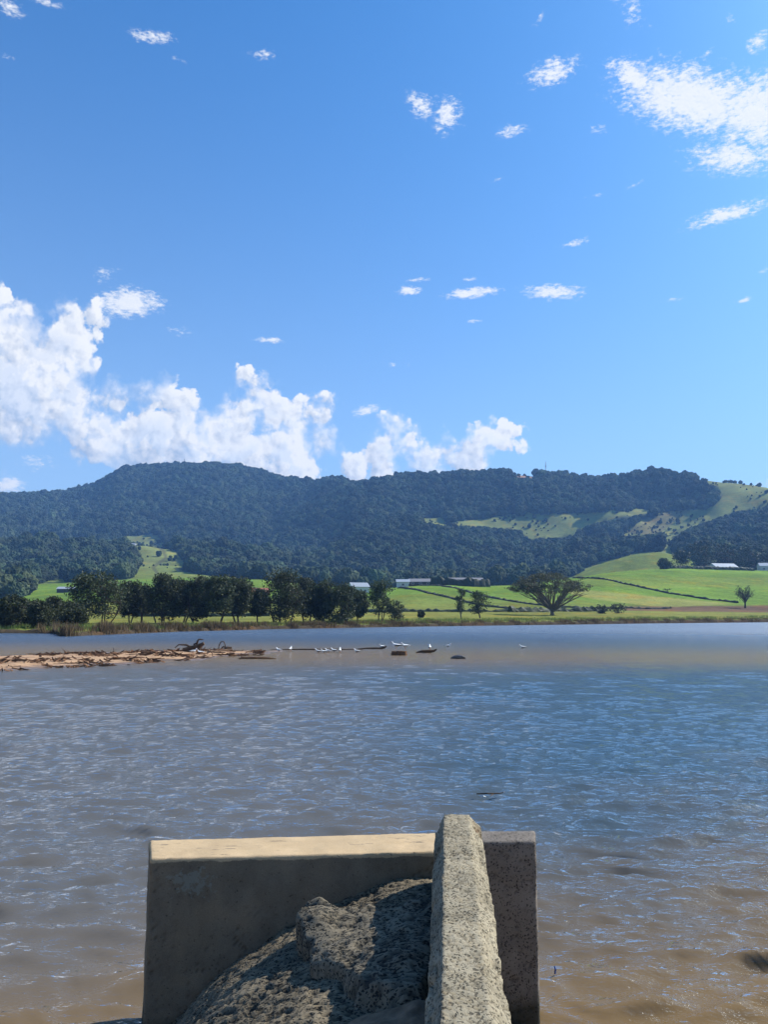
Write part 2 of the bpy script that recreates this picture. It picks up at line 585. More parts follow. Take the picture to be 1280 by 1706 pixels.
def m_concrete(name, base, dark, warm=None, pit=0.55, scale=42.0, rough=0.92, grow=0.5, hole=(0.2, 0.52), sandy=None, lichen=None, grain=(1, 1, 1)):
    """weathered concrete: pale cement paste, dark pits, lichen film, soft stains"""
    m, nt, b = new_mat(name)
    T = NT(nt)
    pos = T.n('ShaderNodeTexCoord').outputs['Object']
    w = T.vm('ADD', T.vm('MULTIPLY', pos, grain), T.scale(T.vm('SUBTRACT', T.noise(pos, 11, 3, out='Color'), (.5, .5, .5)), 0.05))
    v = T.voro(w, scale, 1.0, 'F1', 0.6)
    n = T.noise(w, scale * 0.8, 4, 0.7)
    big = T.noise(pos, 3.5, 5, 0.62)
    cav = T.attr('cavity')
    pits = T.ss(T.m('ADD', T.m('ADD', v, T.m('MULTIPLY', T.m('SUBTRACT', n, 0.5), 0.9)), T.m('MULTIPLY', T.m('SUBTRACT', big, 0.5), grow)), hole[1], hole[0])
    pits = T.m('MAXIMUM', T.m('MULTIPLY', pits, pit), T.m('MULTIPLY', cav, 0.85))
    c = T.mix(T.ss(big, 0.35, 0.68), tuple(x * 0.78 for x in base), base)
    if warm is not None:
        c = T.mix(T.m('MULTIPLY', T.ss(T.noise(pos, 1.7, 4, 0.6), 0.42, 0.64), 0.8), c, warm)
    c = T.mix(pits, c, dark)
    gr = T.noise(pos, 160, 2, 0.6)
    if sandy is not None:                                # dry sand on the block top, its paleness also painting in sunlit contrast
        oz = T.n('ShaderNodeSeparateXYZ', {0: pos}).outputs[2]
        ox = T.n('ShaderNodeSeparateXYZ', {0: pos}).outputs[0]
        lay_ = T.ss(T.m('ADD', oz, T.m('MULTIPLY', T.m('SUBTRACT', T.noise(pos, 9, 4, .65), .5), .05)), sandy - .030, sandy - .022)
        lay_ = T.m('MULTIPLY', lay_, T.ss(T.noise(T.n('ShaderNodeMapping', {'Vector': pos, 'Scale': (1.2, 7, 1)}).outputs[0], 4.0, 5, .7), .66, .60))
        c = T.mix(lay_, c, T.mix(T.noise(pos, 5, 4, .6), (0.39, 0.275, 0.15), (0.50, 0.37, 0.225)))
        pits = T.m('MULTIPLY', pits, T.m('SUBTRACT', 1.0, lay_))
    c = T.scale(c, T.lin(gr, 0.3, 0.7, 0.85, 1.15))
    rust = T.attr('rust')
    c = T.mix(rust, c, T.mix(T.noise(pos, 30, 3, .6), (0.10, 0.045, 0.022), (0.30, 0.17, 0.09)))
    gz_ = T.n('ShaderNodeSeparateXYZ', {0: T.n('ShaderNodeNewGeometry').outputs['Position']}).outputs[2]
    runs = T.noise(T.n('ShaderNodeMapping', {'Vector': pos, 'Scale': (4, 4, 0.9)}).outputs[0], 1.0, 4, .6)
    c = T.scale(c, T.lin(runs, 0.35, 0.65, 0.90, 1.08))
    tide = T.ss(T.m('ADD', gz_, T.m('MULTIPLY', T.m('SUBTRACT', T.noise(pos, 6, 4, .6), .5), .16)), .20, .06)   # weed and wet left by the tide
    c = T.mix(T.m('MULTIPLY', tide, .8), c, (0.020, 0.022, 0.013))
    if lichen is not None:
        dl = T.vm('LENGTH', T.vm('DIVIDE', T.vm('SUBTRACT', pos, lichen[0]), lichen[1]))
        lm = T.ss(T.m('ADD', T.noise(pos, 26, 5, .7), T.m('MULTIPLY', dl, -.28)), .36, .46)
        c = T.mix(T.m('MULTIPLY', lm, .55), c, (0.24, 0.245, 0.20))
    T.link(c, b.inputs['Base Color'])
    b.inputs['Roughness'].default_value = rough
    b.inputs['Specular IOR Level'].default_value = 0.15
    h = T.m('ADD', T.m('MULTIPLY', pits, -1.0), T.m('MULTIPLY', gr, 0.35))
    T.link(T.bump(h, 0.55, 0.008), b.inputs['Normal'])
    return m


M = {}
M['terrain'] = m_terrain()
M['bark'] = m_simple('bark', (0.07, 0.055, 0.042), 0.9, 0.35, 8, 0.1, 0.4)
M['bark_pale'] = m_simple('bark_pale', (0.16, 0.135, 0.10), 0.9, 0.35, 6, 0.1, 0.4)
M['casuarina'] = m_leaf('casuarina_needles', (0.050, 0.062, 0.028))
M['broadleaf'] = m_leaf('broad_leaves', (0.052, 0.074, 0.028))
M['figleaf'] = m_leaf('fig_leaves', (0.064, 0.068, 0.036))
M['bushleaf'] = m_leaf('bush_leaves', (0.045, 0.055, 0.024))
M['pineleaf'] = m_leaf('pine_needles', (0.020, 0.032, 0.018))
M['reed'] = m_leaf('reed_blades', (0.150, 0.125, 0.052), 0.5, 0.3, 0.04)
M['grassblade'] = m_leaf('grass_blades', (0.13, 0.17, 0.040), 0.4, 0.4, 0.03)
M['drift'] = m_simple('driftwood', (0.085, 0.055, 0.036), 0.9, 0.4, 6, 0.1, 0.4)
M['drift_red'] = m_simple('driftwood_reddish', (0.14, 0.075, 0.042), 0.9, 0.4, 6, 0.1, 0.4)
M['drift_pale'] = m_simple('driftwood_pale', (0.24, 0.16, 0.10), 0.9, 0.3, 6, 0.1, 0.4)
M['white_paint'] = m_simple('white_paint', (0.52, 0.52, 0.50), 0.6, 0.06, 2)
M['cream'] = m_simple('cream_wall', (0.55, 0.52, 0.45), 0.7, 0.08, 2)
M['roof_pale'] = m_simple('pale_metal_roof', (0.31, 0.33, 0.35), 0.4, 0.08, 1.5, 0.5)
M['roof_grey'] = m_simple('grey_roof', (0.20, 0.19, 0.19), 0.6, 0.2, 1.5)
M['roof_red'] = m_simple('red_tile_roof', (0.30, 0.10, 0.065), 0.8, 0.25, 3)
M['glass'] = m_simple('window_glass', (0.03, 0.035, 0.045), 0.1, 0.1, 1, 0.6)
M['wood_dark'] = m_simple('dark_timber', (0.06, 0.05, 0.04), 0.8, 0.3, 5)
M['stonewall'] = m_simple('field_stone', (0.055, 0.052, 0.042), 0.95, 0.5, 3, 0.1, 0.6)
M['steel'] = m_simple('galvanised_steel', (0.35, 0.36, 0.37), 0.5, 0.1, 2)
M['gull_white'] = m_simple('white_feathers', (0.80, 0.80, 0.79), 0.8, 0.05, 20)
M['gull_grey'] = m_simple('grey_feathers', (0.23, 0.24, 0.26), 0.8, 0.15, 20)
M['gull_dark'] = m_simple('dark_feathers', (0.03, 0.03, 0.034), 0.8, 0.2, 20)
M['orange'] = m_simple('orange_bill', (0.55, 0.16, 0.04), 0.5, 0.1, 20)
M['rock'] = m_simple('wet_rock', (0.035, 0.032, 0.03), 0.45, 0.3, 5, 0.5, 0.5)
M['bluebit'] = m_simple('blue_plastic', (0.02, 0.06, 0.22), 0.4, 0.1, 20)

# ------------------------------------------------------------------ terrain profile
SHORE = [(-900, 1052), (-300, 1053), (0, 1054.5), (88, 1055), (94, 1056), (101, 1059.5), (112, 1060), (200, 1056), (300, 1052), (450, 1048), (640, 1044.5),
         (780, 1042.5), (900, 1041), (1080, 1038.5), (1280, 1036.5), (1600, 1034), (2200, 1032)]


def shoreY(u):
    # u = X / Y ; shoreline distance by bearing
    px = 640 + FPX * u / CP
    py = np.interp(px, [p[0] for p in SHORE], [p[1] for p in SHORE])
    t = -(ray(640, 0)[1] * 0 + 1)
    d = (py - 1026.0)
    return EYE * (FPX / CP) / d * 1.0


def layer(pts):
    us, Ys, zs = [], [], []
    for (px, py, Y) in pts:
        p = at(px, py, Y)
        us.append(p[0] / Y)
        Ys.append(Y)
        zs.append(p[2])
    return np.array(us), np.array(Ys), np.array(zs)


def lz(pts, Y=None):
    return [(a, b, Y) if Y else (a, b, c) for (a, b, *r) in pts for c in (r or [None])]


SKYL = [(-700, 842), (-200, 835), (0, 835), (60, 835), (110, 828), (150, 819), (180, 806), (203, 788), (250, 782), (330, 781), (400, 783), (430, 790), (470, 804), (510, 812),
        (540, 809), (570, 806), (590, 812), (620, 809), (660, 805), (740, 803), (800, 804), (850, 799), (880, 802), (930, 802), (1000, 805),
        (1030, 801), (1060, 795), (1095, 792), (1120, 799), (1140, 803), (1180, 804), (1220, 807), (1280, 813), (1500, 830), (1900, 860)]


def ridgeY(px):
    return np.interp(px, [400, 620, 1000, 1140, 1280], [2600, 2100, 1950, 1750, 1600])


L = []
L.append([(-700, 1034, 210), (500, 1035, 200), (640, 1031, 215), (770, 1028, 245), (920, 1025, 295), (1100, 1022, 350), (1280, 1019, 400), (1900, 1012, 480)])
L.append([(-700, 1014, 360), (130, 1016, 340), (600, 1020, 330), (700, 1018, 340), (900, 1014, 385), (1100, 1011, 430), (1280, 1008, 460), (1900, 1000, 560)])
L.append([(-700, 1000, 520), (0, 1002, 520), (130, 990, 560), (300, 980, 600), (440, 972, 600), (600, 984, 560), (640, 981, 560), (680, 977, 560), (750, 975, 570), (815, 977, 590),
          (860, 976, 610), (960, 963, 650), (1050, 951, 680), (1130, 947, 700), (1280, 951, 720), (1900, 965, 760)])
L.append([(-700, 985, 640), (0, 990, 640), (130, 975, 680), (300, 966, 700), (440, 966, 700), (600, 984, 660), (680, 982, 660), (815, 983, 690),
          (860, 984, 710), (960, 974, 740), (1050, 957, 770), (1130, 950, 790), (1280, 953, 810), (1900, 962, 850)])
L.append([(-700, 955, 880), (0, 968, 880), (110, 966, 880), (200, 960, 900), (300, 958, 900), (400, 965, 880), (500, 974, 860), (600, 979, 850), (700, 980, 850), (850, 978, 860), (945, 965, 880), (1000, 940, 895),
          (1060, 923, 900), (1100, 920, 900), (1150, 930, 900), (1200, 934, 910), (1280, 936, 920), (1900, 940, 920)])
L.append([(-700, 940, 1050), (0, 950, 1040), (200, 940, 1050), (300, 938, 1050), (400, 955, 1030), (600, 975, 1000), (850, 972, 1000), (945, 968, 1010), (1000, 957, 1010), (1060, 940, 1020), (1100, 935, 1020), (1150, 932, 1020), (1280, 915, 1040), (1900, 905, 1060)])
L.append([(-700, 905, 1280), (0, 922, 1270), (100, 918, 1280), (200, 904, 1300), (240, 899, 1300), (300, 912, 1300), (380, 920, 1290), (450, 938, 1260), (520, 952, 1220), (600, 952, 1210), (700, 940, 1220), (800, 928, 1240), (900, 915, 1260),
          (1000, 905, 1270), (1100, 897, 1270), (1160, 890, 1270), (1280, 868, 1300), (1900, 860, 1320)])
L.append([(-700, 930, 1520), (0, 940, 1510), (200, 918, 1520), (280, 920, 1520), (400, 932, 1520), (550, 918, 1500), (650, 886, 1480), (740, 880, 1480), (870, 893, 1470), (940, 890, 1470), (1040, 880, 1470), (1100, 872, 1470), (1200, 852, 1450), (1280, 838, 1440), (1900, 840, 1440)])
L.append([(-700, 890, 1850), (0, 888, 1860), (200, 874, 1880), (400, 876, 1860), (550, 874, 1750), (660, 866, 1650), (740, 863, 1640), (850, 855, 1620), (960, 855, 1600), (1080, 849, 1590), (1200, 818, 1540), (1280, 818, 1510), (1900, 835, 1500)])
L.append([(x, y, float(ridgeY(x))) for (x, y) in SKYL])
L.append([(x, y + 42, float(ridgeY(x)) + 420) for (x, y) in SKYL])
L.append([(x, 1000, 4600.0) for (x, y) in SKYL])
LAY = [layer(l) for l in L]


def smooth1(a, k):
    if k < 2:
        return a
    ker = np.hanning(k + 2)[1:-1]
    ker /= ker.sum()
    p = np.pad(a, (k // 2, k - 1 - k // 2), mode='edge')
    return np.convolve(p, ker, 'valid')


NC, NR = 700, 400
ucol = np.sort(np.concatenate([np.linspace(-1.1, -0.56, 40, endpoint=False), np.linspace(-0.56, 0.56, NC - 80), np.linspace(0.56, 1.1, 41)[1:]]))
NC = len(ucol)
Ys = shoreY(ucol)
knY = [Ys - 6, Ys, Ys + 1.2, Ys + 3.0]
topz = np.interp(ucol, [-0.6, -0.4, 0.0, 0.5], [0.55, 0.6, 0.8, 1.3])
knz = [np.full(NC, -1.2), np.full(NC, -0.12), topz * 0.75, topz]
for li, (us, yy, zz) in enumerate(LAY):
    sm = 13 if li not in (9,) else 3
    knY.append(smooth1(np.interp(ucol, us, yy), sm))
    knz.append(smooth1(np.interp(ucol, us, zz), sm))
knY = np.array(knY)
knz = np.array(knz)
K = len(knY)
# monotone Hermite slopes
dz = np.diff(knz, axis=0) / np.diff(knY, axis=0)
sl = np.zeros_like(knz)
prod = dz[:-1] * dz[1:]
hm = np.where(prod > 0, 2 * prod / np.where(np.abs(dz[:-1] + dz[1:]) < 1e-9, 1e-9, dz[:-1] + dz[1:]), 0)
sl[1:-1] = hm
sl[0], sl[-1] = dz[0], dz[-1]

near = np.array([-6, -3, -1.5, -0.7, -0.2, 0.15, 0.5, 0.9, 1.3, 1.8, 2.4, 3.1, 4, 5.2, 7])
kk = np.linspace(0, 1, NR - len(near))
YY = np.empty((NR, NC))
for j in range(NC):
    YY[:len(near), j] = Ys[j] + near
    y0 = Ys[j] + 8.5
    YY[len(near):, j] = y0 * (4600.0 / y0) ** kk
ZZ = np.empty_like(YY)
for j in range(NC):
    k = np.clip(np.searchsorted(knY[:, j], YY[:, j], side='right') - 1, 0, K - 2)
    y0, y1 = knY[k, j], knY[k + 1, j]
    h = y1 - y0
    t = np.clip((YY[:, j] - y0) / h, 0, 1)
    ZZ[:, j] = ((2 * t ** 3 - 3 * t ** 2 + 1) * knz[k, j] + (t ** 3 - 2 * t ** 2 + t) * h * sl[k, j]
                + (-2 * t ** 3 + 3 * t ** 2) * knz[k + 1, j] + (t ** 3 - t ** 2) * h * sl[k + 1, j])
XX = YY * ucol[None, :]
# folds and gullies on the hills, small unevenness near
ridgeYcol = knY[4 + 9]
wfar = sst(900, 1350, YY) * (1 - 0.82 * sst(0.86, 1.0, YY / ridgeYcol[None, :])) * (1 - sst(1.0, 1.05, YY / ridgeYcol[None, :]) * 0.6)
gul = np.abs(fbm(XX / 420 + 3.1, YY / 560 + 1.7, oct=4) - 0.5) * 2
ZZ += wfar * (gul - 0.26) * 95
ZZ += sst(0, 1, wfar) * (fbm(XX / 120, YY / 120, oct=3) - 0.5) * 16
dsh = YY - Ys[None, :]
ZZ += sst(1, 12, dsh) * (1 - sst(300, 700, YY) * 0.0) * (fbm(XX / 9, YY / 9, oct=3) - 0.5) * np.interp(YY, [80, 300, 700], [0.3, 0.5, 1.2])
ZZ += sst(-1, 1, dsh) * (1 - sst(4, 9, dsh)) * (fbm(XX / 2.2, YY / 2.2, oct=3) - 0.5) * 0.5


def ground_z(X, Y):
    u = X / Y
    j = int(np.clip(np.searchsorted(ucol, u) - 1, 0, NC - 2))
    t = (u - ucol[j]) / (ucol[j + 1] - ucol[j])
    a = np.interp(Y, YY[:, j], ZZ[:, j])
    b = np.interp(Y, YY[:, j + 1], ZZ[:, j + 1])
    return float(a * (1 - t) + b * t)


def stand(px, Y):
    """point on the ground at distance Y on the bearing of column px (near the horizon)"""
    z = 3.0
    for _ in range(4):
        f = Y * CP + (z - EYE) * SP
        X = (px - 640) / FPX * f
        z = ground_z(X, Y)
    return np.array([X, Y, z])


PX, PY = proj(XX, YY, ZZ)
# pasture on the hills (bearing / elevation outlines), everything else beyond the paddocks is forest
GRASS = [
    [(664, 866), (740, 861), (742, 870), (800, 864), (850, 854), (940, 854), (1080, 847), (1088, 855), (1040, 862), (985, 874), (962, 884), (945, 896), (880, 897), (872, 884), (800, 877), (738, 876), (700, 868)],
    [(1138, 797), (1180, 800), (1300, 806), (1300, 838), (1262, 848), (1212, 857), (1190, 866), (1150, 880), (1122, 898), (1120, 921), (1104, 921), (1112, 905), (1106, 887), (1060, 894), (1022, 894), (1078, 862), (1120, 850), (1176, 846), (1198, 832), (1200, 812)],
    [(938, 966), (1000, 936), (1060, 919), (1100, 916), (1150, 927), (1170, 945), (1170, 975), (938, 975)],
    [(196, 892), (264, 888), (276, 910), (308, 926), (310, 943), (288, 948), (330, 955), (420, 966), (450, 980), (190, 985), (222, 958), (236, 932), (226, 912)],
    [(38, 996), (80, 966), (112, 962), (128, 975), (140, 1010), (36, 1010)],
    [(20, 906), (38, 906), (36, 912), (22, 912)], [(80, 907), (108, 906), (108, 912), (82, 912)], [(118, 903), (150, 902), (150, 906), (118, 907)],
    [(372, 889), (396, 890), (394, 897), (372, 896)], [(852, 786), (896, 786), (890, 797), (860, 797)], [(545, 868), (560, 864), (562, 870), (548, 873)], [(330, 880), (346, 878), (344, 886), (332, 888)],
]
nzx = PX + (fbm(XX / 35, YY / 35, oct=3) - 0.5) * 14
nzy = PY + (fbm(XX / 35 + 50, YY / 35, oct=3) - 0.5) * 7
gm = np.zeros(YY.shape, bool)
for g in GRASS:
    gm |= in_poly(nzx, nzy, g)
forest_zone = (YY > 800 + 30 * (fbm(XX / 50, YY / 50, oct=2) - 0.5)) & ~gm & (YY < ridgeYcol[None, :] + 160)
left_low = (YY > 560) & (PX < 45)
forest_zone |= left_low & ~gm & (YY < ridgeYcol[None, :] + 160)
# base tint of the ground itself
tint = np.empty(YY.shape + (3,))
tint[:] = (0.130, 0.165, 0.030)
far_g = sst(820, 1200, YY)[..., None]
tint = tint * (1 - far_g) + np.array((0.165, 0.185, 0.050)) * far_g
bright = sst(420, 480, YY) * (1 - sst(760, 800, YY))
tint = tint * (1 - bright[..., None]) + np.array((0.120, 0.195, 0.022)) * bright[..., None]
meadow = sst(0, 6, dsh) * (1 - sst(330, 420, YY))
mcol = np.array((0.165, 0.170, 0.036))
tint = tint * (1 - meadow[..., None]) + mcol * meadow[..., None]
FIELD = [([(955, 980), (1228, 1007), (1100, 1012), (990, 999), (940, 985)], (0.215, 0.225, 0.055)), ([(1040, 1010), (1300, 1009), (1300, 1020), (1040, 1018)], (0.125, 0.075, 0.042)),
         ([(930, 975), (1000, 960), (1300, 962), (1300, 978), (1100, 980)], (0.140, 0.195, 0.028)), ([(1028, 890), (1110, 850), (1150, 850), (1110, 880), (1100, 890)], (0.155, 0.140, 0.050)),
         ([(850, 784), (898, 784), (892, 799), (858, 799)], (0.28, 0.16, 0.08))]
for poly, c in FIELD:
    w = sst(-1, 1.5, poly_dist(PX + (fbm(XX / 20, YY / 20, oct=2) - .5) * 6, PY + (fbm(XX / 20, YY / 20 + 9, oct=2) - .5) * 3, poly))[..., None]
    tint = tint * (1 - w) + np.array(c) * w
# vehicle track up the spur on the left
TRK = [(262, 955), (255, 945), (268, 936), (276, 930), (274, 920), (262, 908), (248, 900)]
dtrk = np.full(YY.shape, 1e9)
for i in range(len(TRK) - 1):
    a, b = np.array(TRK[i], float), np.array(TRK[i + 1], float)
    ab = b - a
    t = np.clip(((PX - a[0]) * ab[0] + (PY - a[1]) * ab[1]) / (ab @ ab), 0, 1)
    dtrk = np.minimum(dtrk, np.hypot(PX - a[0] - t * ab[0], PY - a[1] - t * ab[1]))
w = ((1 - sst(1.0, 2.2, np.abs(dtrk - 1.0))) * (YY > 600) * 0.75)[..., None]
tint = tint * (1 - w) + np.array((0.075, 0.075, 0.035)) * w
fz = forest_zone.astype(float)[..., None]
tint = tint * (1 - fz) + np.array((0.028, 0.040, 0.018)) * fz
bank = ((1 - sst(1.6, 3.4, dsh + (fbm(XX / 3, YY / 3, oct=2) - .5) * 2)))[..., None]
tint = tint * (1 - bank) + np.array((0.060, 0.045, 0.028)) * bank
verts = np.stack([XX, YY, ZZ], -1).reshape(-1, 3)
me = mesh_np('hills', verts, grid_faces(NR, NC))
fattr(me, 'tint', tint.reshape(-1, 3), 'FLOAT_COLOR')
hills = tag(link('hills', me, M['terrain']), kind='structure')

# sandy shore under the photographer, behind the pipe
xs, ys = np.meshgrid(np.linspace(-60, 60, 121), np.linspace(-60, 2.6, 80))
zs = np.interp(ys, [-60, -8, 0.3, 1.6, 2.6], [3.2, 1.8, 0.75, 0.0, -0.6]) + (fbm(xs / 3, ys / 3, oct=3) - .5) * .25
me = mesh_np('beach', np.stack([xs, ys, zs], -1).reshape(-1, 3), grid_faces(80, 121))
m, nt, b = new_mat('beach_sand')
T = NT(nt)
pos = T.n('ShaderNodeTexCoord').outputs['Object']
T.link(T.mix(T.noise(pos, 3, 5, .6), (0.30, 0.21, 0.13), (0.42, 0.31, 0.20)), b.inputs['Base Color'])
b.inputs['Roughness'].default_value = 0.95
T.link(T.bump(T.noise(pos, 30, 5, .6), .5, .02), b.inputs['Normal'])
M['sand'] = m
tag(link('beach', me, M['sand']), kind='structure')

# ------------------------------------------------------------------ water
NAz, NRd = 620, 980
ua = np.concatenate([np.linspace(-math.pi, -0.66, 30, endpoint=False), np.linspace(-0.66, 0.66, NAz), np.linspace(0.66, math.pi, 31)[1:]])
rad = np.concatenate([[0.0, 1.2, 2.0, 2.6], 3.0 * (420 / 3.0) ** np.linspace(0, 1, NRd), [700, 1500, 3500, 9000]])
AA, RR = np.meshgrid(ua, rad)
wx, wy = RR * np.sin(AA), RR * np.cos(AA)
dr = np.gradient(rad)[:, None] + 0 * RR
dt = RR * (1.32 / NAz)
wz = np.zeros_like(RR)
nearm = np.abs(AA) < 0.7
dwx = wx + (fbm(wx / 1.7, wy / 1.7, oct=2) - .5) * 0.55
dwy = wy + (fbm(wx / 1.7 + 31, wy / 1.7, oct=2) - .5) * 0.45
gust = 0.55 + 0.9 * fbm(wx / 14, wy / 22, oct=3)
wr = np.random.default_rng(3)
for i in range(64):
    lam = 0.10 * (0.95 / 0.10) ** ((i + wr.random()) / 64)
    th = R(90 + wr.normal(0, 13) + 2)
    k = 2 * math.pi / lam
    ph = wr.random() * 6.283
    amp = lam * 0.0136 * (1.0 if lam < 0.45 else (0.45 / lam) ** 1.3)
    fil = sst(2.2, 4.5, lam / np.maximum(dr * abs(math.sin(th)) + dt * abs(math.cos(th)), 1e-4))
    env = 0.2 + 1.6 * vn(wx / (lam * 7) + 7 * i, wy / (lam * 2.6) + 3 * i)
    phs = k * (dwx * math.cos(th) + dwy * math.sin(th)) + ph
    wz += amp * fil * env * (np.sin(phs) if i % 2 else (1 - 2 * np.abs(np.sin(phs / 2))) * 0.9)
wz *= gust * nearm
WPX, WPY = proj(wx, np.maximum(wy, .1), wz * 0)
# how much of the sandy bed colours the water: shallows by the sandbar and beside the concrete
bar = np.exp(-((WPY - (1094 + 0.004 * (WPX - 600))) / 17.0) ** 2) * sst(-0.2, 0.1, 1 - np.abs(WPX - 600) / 1100)
nearsh = 0.80 * sst(1250, 1740, WPY + 0.16 * (WPX - 900) + (fbm(wx / 1.3, wy / 1.3, oct=3) - .5) * 160)
shal = np.clip(0.75 * bar + nearsh, 0, 1) * (wy > 0)
me = mesh_np('water', np.stack([wx, wy, wz], -1).reshape(-1, 3), grid_faces(len(rad), len(ua)))
fattr(me, 'shallow', shal)
m, nt, b = new_mat('estuary_water')
T = NT(nt)
pos = T.n('ShaderNodeNewGeometry').outputs['Position']
dist = T.vm('LENGTH', pos)
sh = T.attr('shallow')
bed = T.mix(T.noise(pos, 0.9, 4, .6), (0.150, 0.088, 0.024), (0.22, 0.135, 0.046))
px_ = T.n('ShaderNodeSeparateXYZ', {0: pos}).outputs[0]
plume = T.m('ADD', T.m('DIVIDE', px_, T.m('MAXIMUM', dist, 4.0)), T.m('MULTIPLY', T.m('SUBTRACT', T.noise(pos, 0.05, 4), .5), .9))
deep = T.mix(T.ss(plume, -0.22, 0.30), (0.098, 0.098, 0.096), (0.036, 0.066, 0.092))    # silt from the bar clouds the left side
deep = T.mix(T.ss(dist, 58, 95), deep, (0.026, 0.050, 0.086))      # the channel beyond the bar is deep
ms = T.n('ShaderNodeMapping', {'Vector': pos, 'Rotation': (0, 0, R(-4)), 'Scale': (0.30, 1.0, 1.0)}).outputs[0]
h1 = T.noise(ms, 11.0, 4, 0.6, 0.3)
h2 = T.noise(ms, 2.4, 5, 0.65, 0.3)
farw = T.ss(dist, 20, 90)
h = T.m('ADD', T.m('MULTIPLY', h1, T.m('SUBTRACT', 0.052, T.m('MULTIPLY', farw, 0.024))), T.m('MULTIPLY', h2, T.m('MULTIPLY', farw, 0.34)))
nb = T.bump(h, 1.0, 1.0)
body = T.n('ShaderNodeBsdfDiffuse', {'Color': T.mix(sh, deep, bed)})   # light scattered back by the silt, whatever the ripple
body_n = T.n('ShaderNodeCombineXYZ', {0: 0.0, 1: 0.0, 2: 1.0}).outputs[0]
T.link(body_n, body.inputs['Normal'])
gloss = T.n('ShaderNodeBsdfGlossy', {'Color': (1, 1, 1, 1), 'Roughness': T.lin(dist, 8, 150, 0.04, 0.33), 'Normal': nb})
fres = T.n('ShaderNodeFresnel', {'IOR': 1.333, 'Normal': nb}).outputs[0]
T.link(T.n('ShaderNodeMixShader', {0: fres, 1: body.outputs[0], 2: gloss.outputs[0]}).outputs[0], nt.nodes['Material Output'].inputs[0])
nt.nodes.remove(b)
M['water'] = m
tag(link('water', me, m), kind='structure')

# ------------------------------------------------------------------ hillside forest (uncountable canopy: one mass per hill)
def forest_material(name, c):
    m, nt, b = new_mat(name)
    T = NT(nt)
    obr = T.n('ShaderNodeObjectInfo').outputs['Random']
    pos = T.n('ShaderNodeNewGeometry').outputs['Position']
    n = T.noise(pos, 0.55, 3, 0.65)
    big = T.noise(pos, 0.012, 3, 0.6)
    f = T.m('MULTIPLY', T.lin(obr, 0, 1, 0.50, 1.7), T.lin(n, 0.3, 0.7, 0.55, 1.45))
    f = T.m('MULTIPLY', f, T.lin(big, 0.3, 0.7, 0.62, 1.38))
    col = T.scale(T.n('ShaderNodeCombineXYZ', {0: c[0], 1: c[1], 2: c[2]}).outputs[0], f)
    hs = T.n('ShaderNodeHueSaturation', {'Color': col, 'Hue': T.lin(T.m('FRACT', T.m('MULTIPLY', obr, 7.3)), 0, 1, 0.46, 0.52)})
    T.link(hs.outputs[0], b.inputs['Base Color'])
    b.inputs['Roughness'].default_value = 0.9
    b.inputs['Specular IOR Level'].default_value = 0.1
    T.link(T.bump(n, 0.9, 1.5), b.inputs['Normal'])
    return m


